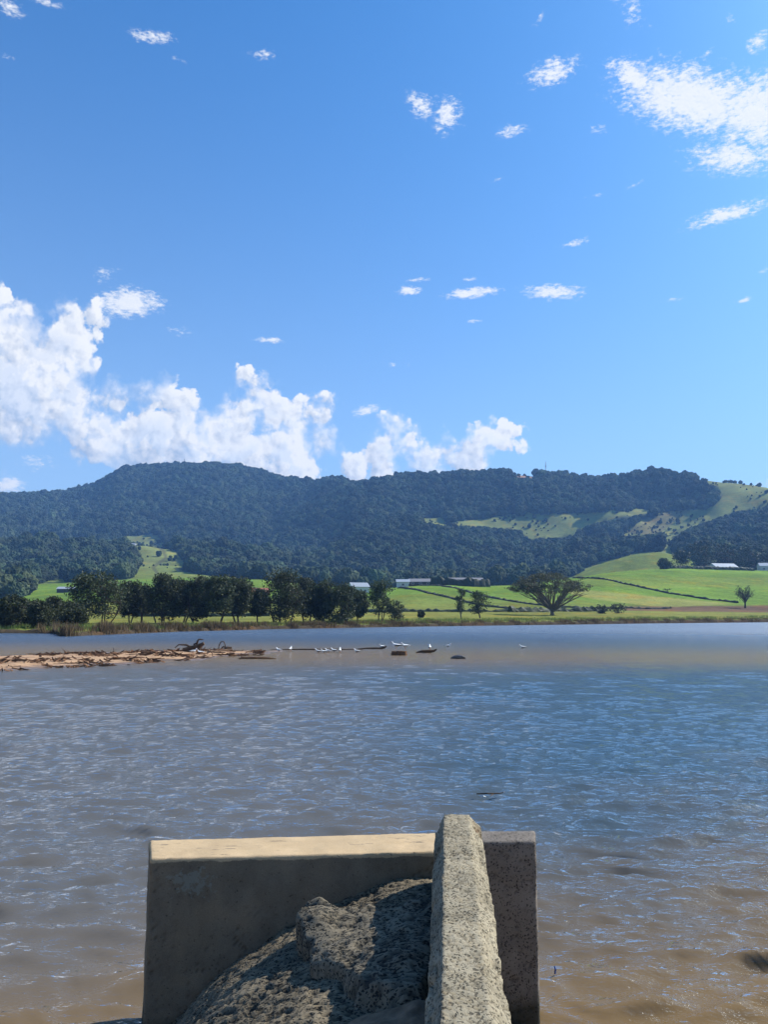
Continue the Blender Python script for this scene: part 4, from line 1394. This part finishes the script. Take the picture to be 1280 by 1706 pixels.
pos = T.n('ShaderNodeNewGeometry').outputs['Position']
hz_ = T.n('ShaderNodeSeparateXYZ', {0: pos}).outputs[2]
c = T.mix(T.noise(pos, .8, 5, .65), (0.34, 0.195, 0.098), (0.44, 0.275, 0.15))
c = T.mix(T.ss(T.noise(T.n('ShaderNodeMapping', {'Vector': pos, 'Scale': (.5, 1.6, 1)}).outputs[0], 1.7, 5, .7), .50, .62), c, (0.13, 0.065, 0.035))
wet = T.ss(T.m('ADD', hz_, T.m('MULTIPLY', T.noise(pos, 1.2, 3), .06)), .04, .13)
c = T.mix(wet, (0.13, 0.085, 0.055), c)
T.link(c, b.inputs['Base Color'])
T.link(T.lin(wet, 0, 1, .35, .95), b.inputs['Roughness'])
T.link(T.bump(T.noise(pos, 9, 5, .65), .6, .04), b.inputs['Normal'])
tag(link('sandbar', me, m), kind='structure')


def bar_z(x, y):
    i = np.clip((y - 34) / 32 * 159, 0, 158)
    j = np.clip((x + 36) / 35 * 239, 0, 238)
    return float(max(bz[int(i), int(j)], -0.03))


def stick_mesh(L_, r, rs, forks=1):
    mb = MB()
    n = 6
    pts = [np.array([L_ * (i / (n - 1) - .5), rs.normal(0, .035) * L_, abs(rs.normal(0, .02)) * L_ + r * .6]) for i in range(n)]
    mb.tube(pts, [r * (1 - .55 * i / (n - 1)) * rs.uniform(.85, 1.15) for i in range(n)], 6)
    for k in range(forks):
        i = rs.integers(2, 5)
        e = pts[i] + np.array([rs.uniform(.08, .25), rs.normal(0, .14), rs.uniform(.02, .2)]) * L_
        mb.tube([pts[i], (pts[i] + e) / 2 + rs.normal(0, .015, 3) * L_, e], [r * .55, r * .4, r * .12], 5)
    return mb.mesh('driftwood_stick')


rs = np.random.default_rng(12)
smeshes = []
for i in range(9):
    me = stick_mesh(rs.uniform(.8, 2.2), rs.uniform(.035, .085), rs, rs.integers(0, 3))
    me.materials.append(M[('drift', 'drift_red', 'drift', 'drift_red', 'drift_pale')[i % 5]])
    smeshes.append(me)
cnt = 0
while cnt < 36:
    px = rs.uniform(-20, 430)
    t = rs.random()
    ytop = np.interp(px, [0, 200, 340, 470], [1094, 1087, 1084, 1084])
    ybot = np.interp(px, [0, 120, 240, 330, 470], [1114, 1109, 1102, 1096, 1087])
    py = ytop + (ybot - ytop) * t
    p = on_z(px, py, 0.12)
    z = bar_z(p[0], p[1])
    if z < 0.02 and px < 330:
        continue
    o = link('driftwood_stick', smeshes[cnt % 9], None, None, (p[0], p[1], z + .02))
    o.rotation_euler = (rs.normal(0, .1), rs.normal(0, .06), rs.normal(0, .5) + (math.pi if rs.random() < .5 else 0))
    q = rs.uniform(.35, .9)
    o.scale = (q, q, q)
    kind_ = ('dark', 'reddish', 'dark', 'reddish', 'pale')[(cnt % 9) % 5]
    place_ = 'near the left edge of the picture' if px < 110 else ('on the middle of the sandbar' if px < 240 else 'around the sandbar tip')
    tag(o, 'loose %s driftwood stick in the litter %s' % (kind_, place_), 'driftwood', '%s driftwood litter %s' % (kind_, place_))
    cnt += 1
# finer litter nobody could count
n = 2600
px = rs.uniform(-30, 440, n)
t = rs.random(n)
ytop = np.interp(px, [0, 200, 340, 470], [1093, 1086, 1083.5, 1084])
ybot = np.interp(px, [0, 120, 240, 330, 470], [1115, 1110, 1103, 1097, 1087])
py = ytop + (ybot - ytop) * t
v, f = [], []
for i in range(n):
    p = on_z(px[i], py[i], .1)
    if fbm(np.array(p[0] / 1.1), np.array(p[1] / .8), oct=2) < .58:
        continue
    z = bar_z(p[0], p[1]) + .02
    a = rs.normal(0, .8)
    l, w, h = rs.uniform(.08, .35), rs.uniform(.012, .03), rs.uniform(.02, .10)
    d, e = np.array([math.cos(a), math.sin(a), rs.normal(0, .25)]) * l, np.array([-math.sin(a), math.cos(a), 0]) * w
    c = np.array([p[0], p[1], z + h * .3])
    k = len(v)
    v += [c - d - e, c + d - e, c + d + e, c - d + e, c - d + (0, 0, h), c + d + (0, 0, h * .7)]
    f += [(k, k + 1, k + 5, k + 4), (k + 2, k + 3, k + 4, k + 5)]
tag(link('flood_litter', mesh_np('flood_litter', np.array(v), np.array(f), False), M['drift_red']), 'fine reddish bark and twig litter strewn over the sandbar', 'litter', None, 'stuff')


# stranded logs with upright branches
def log_obj(name, px, py, label, parts, rz=0, mat='drift', z=None):
    p = on_z(px, py, 0.05)
    o = empty(name, (p[0], p[1], bar_z(p[0], p[1]) if z is None else z), rz, label=label, cat='driftwood')
    for (nm, tubes) in parts:
        mb = MB()
        for (pts, r) in tubes:
            mb.tube(pts, r, 7)
        mb.build(nm, M[mat], o)
    return o


log_obj('driftwood_log', 320, 1090, 'dark forked driftwood log lying on the sandbar tip with raised branches', [
    ('log', [([(-.6, 0, .10), (-.1, .05, .22), (.4, .05, .36), (.78, 0, .58)], [.17, .20, .17, .10]), ([(.35, 0, .3), (.5, -.1, .12), (.6, -.15, 0)], [.12, .09, .05])]),
    ('branch', [([(-.1, .1, .3), (-.45, .15, .46), (-.95, .1, .48), (-1.15, 0, .28)], [.07, .06, .045, .03])]),
    ('branch', [([(.3, .05, .42), (.33, .05, .72), (.42, .05, .84), (.72, .05, .82)], [.075, .07, .055, .03]), ([(.05, .1, .5), (.33, .08, .6)], [.06, .05])])])
log_obj('driftwood_snag', 372, 1084.5, 'small driftwood snag with a looping branch right of the forked log', [
    ('log', [([(.1, 0, .05), (.3, 0, .16), (.62, 0, .14)], [.1, .15, .12]), ([(-.25, 0, .02), (.0, 0, .28), (.3, 0, .12)], [.05, .06, .06])]),
    ('branch', [([(-.35, 0, -.05), (-.32, 0, .35), (-.18, 0, .62), (.02, 0, .64), (.12, 0, .42), (.16, 0, .2)], [.035, .04, .04, .04, .035, .03])])], mat='drift')
log_obj('driftwood_stake', 190, 1087, 'thin dark stake standing up from the middle of the sandbar', [('log', [([(.05, 0, -.2), (-.06, 0, .42)], [.035, .022])])])
log_obj('floating_log', 625, 1080, 'long thin log lying in the water among the gulls', [('log', [([(-1.4, 0, .0), (-.5, 0, .05), (.4, 0, .05), (.75, 0, .14), (.9, 0, .22)], [.05, .08, .09, .1, .05])])], z=0.0)
log_obj('tree_stump', 668, 1090, 'stubby brown stump in the water carrying two white birds', [('log', [([(-.42, 0, -.2), (-.40, 0, .26)], [.30, .22]), ([(-.1, 0, -.2), (-.08, 0, .28)], [.30, .24]), ([(.22, 0, -.2), (.2, 0, .26)], [.26, .2])])], mat='drift_red', z=0.0)
log_obj('floating_log', 711, 1086, 'dark curved log in the water right of the stump', [('log', [([(-.75, 0, .0), (-.3, 0, .08), (.2, 0, .10), (.55, 0, .14), (.72, 0, .24)], [.06, .12, .12, .09, .05])])], z=0.0)
log_obj('floating_log', 545, 1081.5, 'low log line awash between the sandbar and the gulls', [('log', [([(-4.4, 0.3, .0), (-2.0, 0, .04), (0.6, 0, .04), (2.8, .2, .0)], [.03, .06, .06, .04])])], z=0.0)
log_obj('floating_log', 425, 1096, 'broken driftwood raft awash just right of the sandbar tip', [('log', [([(-1.0, 0, .02), (-.3, 0, .06), (.6, 0, .05), (1.3, 0, .0)], [.05, .08, .07, .03]), ([(-.9, .2, .10), (-.3, .1, .04)], [.04, .03])])], mat='drift_red', z=0.0)

mbk = bmesh.new()
bmesh.ops.create_icosphere(mbk, subdivisions=3, radius=1)
for v_ in mbk.verts:
    q = fbm(np.array(v_.co.x * 1.6), np.array(v_.co.y * 1.6), np.array(v_.co.z * 1.6 + 4), 3)
    v_.co = Vector((v_.co.x * .48, v_.co.y * .25, v_.co.z * .18)) * float(.65 + .7 * q)
me = bpy.data.meshes.new('rock')
mbk.to_mesh(me)
mbk.free()
p = on_z(764, 1097, 0)
tag(link('rock', me, M['rock'], None, (p[0], p[1], .02)), 'dark wet rock breaking the surface beyond the gulls', 'rock')


# ------------------------------------------------------------------ gulls
def gull_parts():
    # one continuous body: tail, back, breast, neck and head
    st = [(-.25, .165, .006, .02), (-.18, .17, .03, .022), (-.10, .165, .060, .050), (0.0, .155, .078, .072), (.07, .165, .072, .075), (.12, .20, .050, .055),
          (.145, .245, .036, .04), (.165, .285, .040, .041), (.19, .295, .034, .034), (.215, .290, .012, .012)]
    V, n = [], 10
    for (x, z, ry, rz_) in st:
        for k in range(n):
            a = 2 * math.pi * k / n
            V.append((x, math.cos(a) * ry, z + math.sin(a) * rz_))
    F = [(i * n + k, i * n + (k + 1) % n, (i + 1) * n + (k + 1) % n, (i + 1) * n + k) for i in range(len(st) - 1) for k in range(n)]
    F += [tuple(range(n))[::-1], tuple((len(st) - 1) * n + k for k in range(n))]
    body = MB().add(V, F).mesh('body', True)
    wings = []
    for s in (-1, 1):
        pts = [(.08, .078, .185), (.0, .088, .195), (-.12, .075, .19), (-.24, .035, .178), (-.30, .012, .172), (-.22, .045, .150), (-.10, .076, .135), (.02, .086, .14), (.08, .08, .155)]
        V = [(x, s * (y + .004), z) for (x, y, z) in pts] + [(x, s * (y - .012), z) for (x, y, z) in pts]
        m_ = len(pts)
        F = [tuple(range(m_)), tuple(range(2 * m_ - 1, m_ - 1, -1))] + [(i, (i + 1) % m_, m_ + (i + 1) % m_, m_ + i) for i in range(m_)]
        wings.append(MB().add(V, F).mesh('wing'))
    bill = MB().tube([(.205, 0, .288), (.24, 0, .285), (.262, 0, .276)], [.011, .009, .003], 6).mesh('bill', True)
    legs = [MB().tube([(.0, s * .03, .10), (-.005, s * .03, .05), (.0, s * .03, .0), (.03, s * .03, .0)], [.008, .007, .007, .006], 5).mesh('leg') for s in (-1, 1)]
    tail = MB().add([(-.22, -.03, .17), (-.22, .03, .17), (-.33, .04, .165), (-.33, -.04, .165), (-.22, -.03, .155), (-.22, .03, .155), (-.33, .04, .158), (-.33, -.04, .158)],
                    [(0, 1, 2, 3), (7, 6, 5, 4), (2, 1, 5, 6), (0, 3, 7, 4), (3, 2, 6, 7)]).mesh('tail')
    body.materials.append(M['gull_white'])
    tail.materials.append(M['gull_dark'])
    bill.materials.append(M['orange'])
    for w_ in wings:
        w_.materials.append(M['gull_grey'])
    for l_ in legs:
        l_.materials.append(M['orange'])
    return [('body', body), ('wing', wings[0]), ('wing', wings[1]), ('bill', bill), ('leg', legs[0]), ('leg', legs[1]), ('tail', tail)]


GP = gull_parts()
dark_wings = []
for (nm, me) in GP[1:3]:
    c = me.copy()
    c.materials.clear()
    c.materials.append(M['gull_dark'])
    dark_wings.append(('wing', c))
GPD = [GP[0]] + dark_wings + GP[3:]
GULLS = [  # px, foot py, z of the feet, facing (deg, 0 = right), scale, dark winged, label
    (322, 1090, None, 20, 1.25, 0, 'white gull standing below the forked driftwood log'),
    (334, 1090.5, None, 200, 1.2, 0, 'white gull right of the forked driftwood log'),
    (464.5, 1086.5, -.02, 150, 1.3, 0, 'gull hunched in the shallows, left of the two past the sandbar tip'),
    (484, 1085, -.02, 80, 1.4, 0, 'upright white gull, right of the two past the sandbar tip'),
    (530.5, 1088.8, -.05, 170, 1.35, 1, 'dark-winged gull, leftmost of the close flock in the shallows'),
    (540, 1089.2, -.05, 190, 1.3, 1, 'dark-winged gull, second from left of the close flock'),
    (546.5, 1088, -.05, 160, 1.3, 0, 'gull in the middle of the close flock in the shallows'),
    (557, 1087.6, -.05, 175, 1.35, 1, 'dark-backed gull, second from right of the close flock'),
    (566.5, 1087.6, -.03, 90, 1.45, 0, 'upright white gull, rightmost of the close flock'),
    (595, 1088.6, -.06, 165, 1.3, 1, 'lone dark-backed gull between the flock and the stump'),
    (637, 1080.5, .02, 200, 1.35, 0, 'white gull at the raised end of the long thin log'),
    (661, 1081.5, .26, 180, 2.0, 1, 'large white bird with dark wings on the left of the stump'),
    (675.5, 1081.5, .26, 200, 1.8, 0, 'large white bird on the right of the stump'),
    (716.5, 1083.0, .20, 90, 1.5, 0, 'white gull standing on the dark curved log'),
    (871, 1082, -.09, 185, 1.5, 1, 'dark duck-like bird swimming alone on the right'),
    (747, 1079, -.09, 10, 1.3, 0, 'pale gull swimming right of the dark curved log'),
]
for (px, py, z, fa, q, dk, lab) in GULLS:
    p = on_z(px, py, z if z is not None else .1)
    zz = bar_z(p[0], p[1]) if z is None else z
    r = empty('gull', (p[0], p[1], zz), R(fa), label=lab, cat='bird', group='water birds around the sandbar')
    q *= .86
    r.scale = (q, q, q)
    for (nm, me) in (GPD if dk else GP):
        link(nm, me, None, r)

# stick floating beyond the concrete, and a scrap of blue
p = on_z(818, 1327, 0)
o = empty('floating_stick', (p[0], p[1], 0.01), 0, label='thin dark stick with pale ends floating just beyond the concrete post', cat='stick')
MB().tube([(-.20, .05, .02), (-.05, 0, .035), (.12, .03, .03), (.20, .05, .04)], [.008, .012, .010, .006], 6).build('shaft', M['drift'], o)
MB().tube([(.04, .0, .03), (-.02, -.10, .02)], [.007, .004], 5).build('twig', M['drift'], o)
MB().tube([(-.17, -.10, .012), (-.12, -.11, .018), (-.08, -.10, .010)], [.006, .016, .005], 6).build('pale_end', M['white_paint'], o)
MB().tube([(.195, .05, .04), (.215, .05, .045)], [.010, .008], 6).build('pale_end', M['white_paint'], o)
p = on_z(925, 1617, 0)
tag(link('plastic_scrap', MB().tube([(0, 0, -.02), (.004, 0, .012), (.0, .01, .03)], [.006, .007, .005], 6).mesh('plastic_scrap'), M['bluebit'], None, (p[0], p[1], 0)), 'tiny blue scrap floating right of the concrete block', 'scrap')

# ------------------------------------------------------------------ concrete outlet in the foreground
YAW = R(4.6)
BD = np.array([math.sin(YAW), math.cos(YAW), 0])      # along pipe and post, away from the shore
BN = np.array([math.cos(YAW), -math.sin(YAW), 0])     # to the right
WTOP = 1.10
M['wall_concrete'] = m_concrete('wall_concrete', (0.200, 0.160, 0.110), (0.042, 0.034, 0.025), (0.225, 0.168, 0.105), .6, 40, hole=(.22, .50), sandy=WTOP, lichen=((.26, 0, .95), (.26, .5, .14)))  # dark base also deepens the front's shade in colour, against the pale top
M['block_concrete'] = m_concrete('block_concrete', (0.205, 0.175, 0.145), (0.030, 0.026, 0.023), None, .85, 60, hole=(.42, .72))
M['post_concrete'] = m_concrete('post_concrete', (0.315, 0.27, 0.185), (0.050, 0.042, 0.030), None, .85, 66, grow=.4, hole=(.50, .80))
M['pipe_concrete'] = m_concrete('pipe_concrete', (0.205, 0.165, 0.108), (0.014, 0.015, 0.014), None, .96, 68, hole=(.54, .86), grain=(.45, 1.15, 1.0))
M['casing_concrete'] = m_concrete('casing_concrete', (0.185, 0.155, 0.108), (0.014, 0.0155, 0.015), None, .96, 70, hole=(.56, .88), grain=(.5, 1.1, 1.0))


def rounded_block(name, A, B, C, D, z0, z1, r, mat, parent, res=.022, amp=.006, pitted=0.0, seed=0, chip=.02):
    """block over the footprint A,B (front) D,C (back): rounded arrises, worn and pitted faces"""
    A, B, C, D = [np.asarray(q, float)[:2] for q in (A, B, C, D)]
    lx = (np.linalg.norm(B - A) + np.linalg.norm(C - D)) / 2
    ly = (np.linalg.norm(D - A) + np.linalg.norm(C - B)) / 2
    lz_ = z1 - z0
    dims = np.array([lx, ly, lz_])
    bm = bmesh.new()
    idx = {}
    vs_, fs = [], []
    nn = [max(2, int(round(d / res))) for d in dims]

    def vid(i, j, k):
        key = (i, j, k)
        if key not in idx:
            idx[key] = len(vs_)
            vs_.append((i / nn[0], j / nn[1], k / nn[2]))
        return idx[key]
    for k in (0, nn[2]):
        for i in range(nn[0]):
            for j in range(nn[1]):
                q = [vid(i, j, k), vid(i + 1, j, k), vid(i + 1, j + 1, k), vid(i, j + 1, k)]
                fs.append(q if k else q[::-1])
    for j in (0, nn[1]):
        for i in range(nn[0]):
            for k in range(nn[2]):
                q = [vid(i, j, k), vid(i + 1, j, k), vid(i + 1, j, k + 1), vid(i, j, k + 1)]
                fs.append(q[::-1] if j else q)
    for i in (0, nn[0]):
        for j in range(nn[1]):
            for k in range(nn[2]):
                q = [vid(i, j, k), vid(i, j + 1, k), vid(i, j + 1, k + 1), vid(i, j, k + 1)]
                fs.append(q if i else q[::-1])
    bm.free()
    P = np.array(vs_) * dims - dims / 2
    wob = (fbm(P[:, 0] * 6 + seed, P[:, 1] * 6, P[:, 2] * 6, 4) - .5)
    rr = np.clip(r + chip * wob * 2, .006, None)
    inner = np.clip(P, -(dims / 2 - rr[:, None]), dims / 2 - rr[:, None])
    d = P - inner
    ln = np.linalg.norm(d, axis=1)[:, None] + 1e-9
    nrm = d / ln
    P = inner + nrm * rr[:, None]
    f1 = fbm(P[:, 0] * 7 + seed, P[:, 1] * 7, P[:, 2] * 7, 4) - .5
    zone = sst(.42, .6, fbm(P[:, 0] * 1.6 + seed * 3, P[:, 1] * 1.6, P[:, 2] * 1.6, 3)) if pitted < 1 else np.ones(len(P))
    wl = worley(P[:, 0] * 34, P[:, 1] * 34, P[:, 2] * 34)
    pits = .7 * sst(.36, .14, wl) * zone * (pitted > 0)
    P = P + nrm * (f1 * amp * 2 - pits * .010)[:, None]
    s_ = P[:, 0] / lx + .5
    t_ = P[:, 1] / ly + .5
    xy = (A[None] * ((1 - s_) * (1 - t_))[:, None] + B[None] * (s_ * (1 - t_))[:, None] + C[None] * (s_ * t_)[:, None] + D[None] * ((1 - s_) * t_)[:, None])
    o = np.array([A[0], A[1], 0])
    V = np.concatenate([xy, (P[:, 2] + lz_ / 2 + z0)[:, None]], 1) - o
    me = mesh_np(name, V, np.array(fs))
    fattr(me, 'cavity', np.clip(pits, 0, 1))
    ob = link(name, me, M[mat], parent, tuple(o))
    return ob


fl, fr_ = on_z(250, 1430, WTOP), on_z(765, 1417, WTOP)
bl, br = on_z(248, 1399, WTOP), on_z(765, 1385, WTOP)
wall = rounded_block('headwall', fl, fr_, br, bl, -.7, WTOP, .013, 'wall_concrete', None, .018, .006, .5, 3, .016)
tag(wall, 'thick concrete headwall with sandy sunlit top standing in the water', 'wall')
f2, f3 = on_z(770, 1401.5, WTOP + .005), on_z(893, 1400.5, WTOP + .005)
b2, b3 = on_z(770, 1384, WTOP + .005), on_z(892, 1382.5, WTOP + .005)
# the two blocks butt together just behind the post
off_ = np.array([0.03, 0, 0])
blk = rounded_block('end_block', f2 + off_ * 1.2, f3, b3, b2 + off_ * 1.2, -.7, WTOP + .005, .016, 'block_concrete', None, .018, .006, 1.0, 9, .018)
tag(blk, 'narrow dark pitted concrete block right of the post', 'block')

# post laid along the top of the pipe, eight-sided
pl = on_z(763, 1356, 1.38)
ORG = np.array([pl[0], pl[1], 0])
halfw = .140
prof = [(-halfw, -.62), (-halfw, -.09), (-.085, 0), (.070, 0), (halfw, -.075), (halfw, -2.1)]


def resample(pp, step):
    out = []
    for a, b in zip(pp[:-1], pp[1:]):
        a, b = np.array(a), np.array(b)
        n = max(1, int(np.linalg.norm(b - a) / step))
        out += [a + (b - a) * i / n for i in range(n)]
    return np.array(out + [np.array(pp[-1])])


pr = resample(prof, .0125)
ts = np.concatenate([[-.104], np.arange(-.10, 4.2, .0125), [4.21]])
SS, TT = np.meshgrid(np.arange(len(pr)), ts)
px_, pz_ = pr[SS, 0], pr[SS, 1]
cap = sst(.0, .10, TT + .10)                        # worn, rounded far end
taper = 0.80 + .20 * np.sqrt(np.clip(cap, 0, 1))
px_ = px_ * taper
pz_ = pz_ - (1 - np.sqrt(cap)) * .07 * (pz_ > -.3) + 1.38
nx = np.clip(px_ / halfw, -1, 1) * (np.abs(px_) > .07)
nz = (pz_ > 1.26) * 1.0
w1 = worley(px_ * 46, TT * 46, pz_ * 46)
w2 = fbm(px_ * 30, TT * 26, pz_ * 30, 3)
pit = sst(.52, .2, w1 + (w2 - .5) * .7)
f1 = fbm(px_ * 5, TT * 5, pz_ * 5, 4) - .5
ch = sst(.60, .75, fbm(px_ * 9 + 3, TT * 7, pz_ * 9, 3)) * sst(.09, .14, np.abs(px_))
sp_ = ((TT > .02) & (TT < .22)) * sst(.085, .14, px_) * (w2 > .35)      # the spalled right shoulder near the far end
crk = np.exp(-((TT - .82 - .02 * (fbm(px_ * 20, TT * 3, oct=2) - .5)) / .010) ** 2)
dpt = f1 * .026 - pit * .0085 - ch * .026 - sp_ * .045 - crk * .010
px_ = px_ + nx * dpt
pz_ = pz_ + nz * dpt
step_ = ((TT > 0.75) * .004)
px_[0] *= 0
px_[-1] *= 0
P = ORG[None, None] + BN[None, None] * px_[..., None] - BD[None, None] * TT[..., None]
P[..., 2] = pz_ - step_ - TT * .012
V = (P - ORG).reshape(-1, 3)
F = grid_faces(len(ts), len(pr))
ncap = len(pr)
me = mesh_np('concrete_post', V, F)
fattr(me, 'cavity', np.clip(pit * .8 + crk * .4, 0, 1))
fattr(me, 'rust', np.clip(sp_ * 1.2, 0, 1))
post = tag(link('concrete_post', me, M['post_concrete'], None, tuple(ORG)), 'pale pitted concrete post lying along the pipe and over the headwall', 'post')

# pipe: low arch running from the wall towards the shore, with a broken concrete casing on its right
pipe = empty('outlet_pipe', (ORG[0], ORG[1] - .2, 0), 0, label='rough weathered concrete outlet pipe running under the post to the headwall', cat='pipe')
PR, PC = 2.0, 0.92                                    # radius of the arch, height of the crown
cx0 = 0.30
wallY = float((fl[1] + fr_[1]) / 2)


def arch(th, t, rad_off):
    r = PR + rad_off
    x = cx0 + r * np.sin(th)
    z = PC - PR + r * np.cos(th)
    base = np.array([0.0, wallY + .05, 0.0])
    dirn_ = -BD
    X = x * BN[0] + dirn_[0] * t + base[0] - .02 * t
    Y = x * BN[1] + dirn_[1] * t + base[1]
    return X, Y, z


th = np.arange(R(-64), R(5.5), .0062)
tt = np.arange(-.12, 3.9, .0125)
TH, TTT = np.meshgrid(th, tt)
ax, ay = TH * PR, TTT
wrp = (fbm(ax * 2.2, ay * 2.2, oct=3) - .5)
big = fbm(ax * 1.3 + 5, ay * 1.3, oct=3) - .5
lay = np.sin((ax * .6 + ay * 9 + wrp * 5)) * .004
wl = worley(ax * 17 + wrp * 4, ay * 38 + wrp * 6, 0 * ax + .5)
wl2 = worley(ax * 58, ay * 64, 0 * ax + 2.5)
pz = sst(.60, .2, wl + (fbm(ax * 20, ay * 20, oct=2) - .5) * .6)
rel = big * .13 + wrp * .06 + lay * 1.6 - pz * .017 - sst(.5, .2, wl2) * .006
X, Y, Z = arch(TH, TTT, rel)
o = np.array(pipe.location)
me = mesh_np('pipe_shell', np.stack([X, Y, Z], -1).reshape(-1, 3) - o, grid_faces(len(tt), len(th)))
fattr(me, 'cavity', pz)
link('pipe_shell', me, M['pipe_concrete'], pipe)

CAS = [(487, 1548), (498, 1508), (545, 1498), (600, 1499), (745, 1484), (745, 1672), (662, 1670), (642, 1692), (612, 1652), (562, 1618), (512, 1592)]
th = np.arange(R(-30), R(5.0), .0058)
tt = np.arange(-.10, 2.0, .0115)
TH, TTT = np.meshgrid(th, tt)
ax, ay = TH * PR, TTT
X, Y, Z = arch(TH, TTT, .11)
cpx, cpy = proj(X, Y, Z)
wrp = (fbm(ax * 2.2, ay * 2.2, oct=3) - .5)
sdp = poly_dist(cpx + (fbm(ax * 6, ay * 6, oct=3) - .5) * 34, cpy + (fbm(ax * 6 + 7, ay * 6, oct=3) - .5) * 30, CAS)
edge = sst(-10, 16 + 46 * sst(1590, 1660, cpy), sdp)
lump = np.exp(-(((cpx - 530) / 50) ** 2 + ((cpy - 1535) / 46) ** 2)) * .06
big = fbm(ax * 1.8 + 15, ay * 1.8, oct=4) - .5
ridges = (np.abs(fbm(ax * 3.0 + 2, ay * 4.2, oct=3) - .5)) * .16
wl = worley(ax * 21 + wrp * 4, ay * 36 + wrp * 3, 0 * ax + 7.5)
pz = sst(.55, .2, wl + (fbm(ax * 22, ay * 22, oct=2) - .5) * .5)
rel = -.12 + edge * (.20 + lump + big * .16 + ridges) - pz * .014 * edge
X, Y, Z = arch(TH, TTT, rel)
keepq = (sdp > -16).ravel()
F = grid_faces(len(tt), len(th))
F = F[keepq[F].all(1)]
me = mesh_np('broken_casing', np.stack([X, Y, Z], -1).reshape(-1, 3) - o, F)
fattr(me, 'cavity', pz * edge)
tag(link('broken_casing', me, M['casing_concrete'], pipe), 'broken grey concrete casing over the pipe')

# sand caught on the pipe below the casing
sx_, sy_ = np.meshgrid(np.linspace(-.45, .75, 60), np.linspace(-.9, 1.1, 100))
c0 = on_z(660, 1725, .95)
X, Y = c0[0] + sx_, c0[1] - .12 + sy_ * .62
dome = PC - PR + np.sqrt(np.maximum(PR ** 2 - (X - cx0) ** 2, .01))
Z = dome + .115 - .28 * (np.hypot(sx_ / .6, sy_ / 1.1)) ** 2.2 + (fbm(X * 6, Y * 6, oct=4) - .5) * .08
me = mesh_np('sand_patch', np.stack([X, Y, Z], -1).reshape(-1, 3) - c0, grid_faces(100, 60))
M['damp_sand'] = m_simple('damp_sand', (0.15, 0.10, 0.062), .9, .4, 14, .2, .6)
tag(link('sand_patch', me, M['damp_sand'], None, tuple(c0)), 'brown sand caught on the pipe beside the post', 'sand')

# ------------------------------------------------------------------ haze
mb = MB().box(-5600, 5600, -400, 5000, -3.0, 520)
m = bpy.data.materials.new('thin_blue_air')
m.use_nodes = True
m.node_tree.nodes.clear()
T = NT(m.node_tree)
pv = T.n('ShaderNodeVolumePrincipled', {'Color': (0.24, 0.50, 1.0, 1), 'Density': 0.00013, 'Anisotropy': 0.1})
mo = T.n('ShaderNodeOutputMaterial')
T.link(pv.outputs[0], mo.inputs['Volume'])
tag(mb.build('haze', m), 'thin blue haze over the valley', 'haze', None, 'stuff')
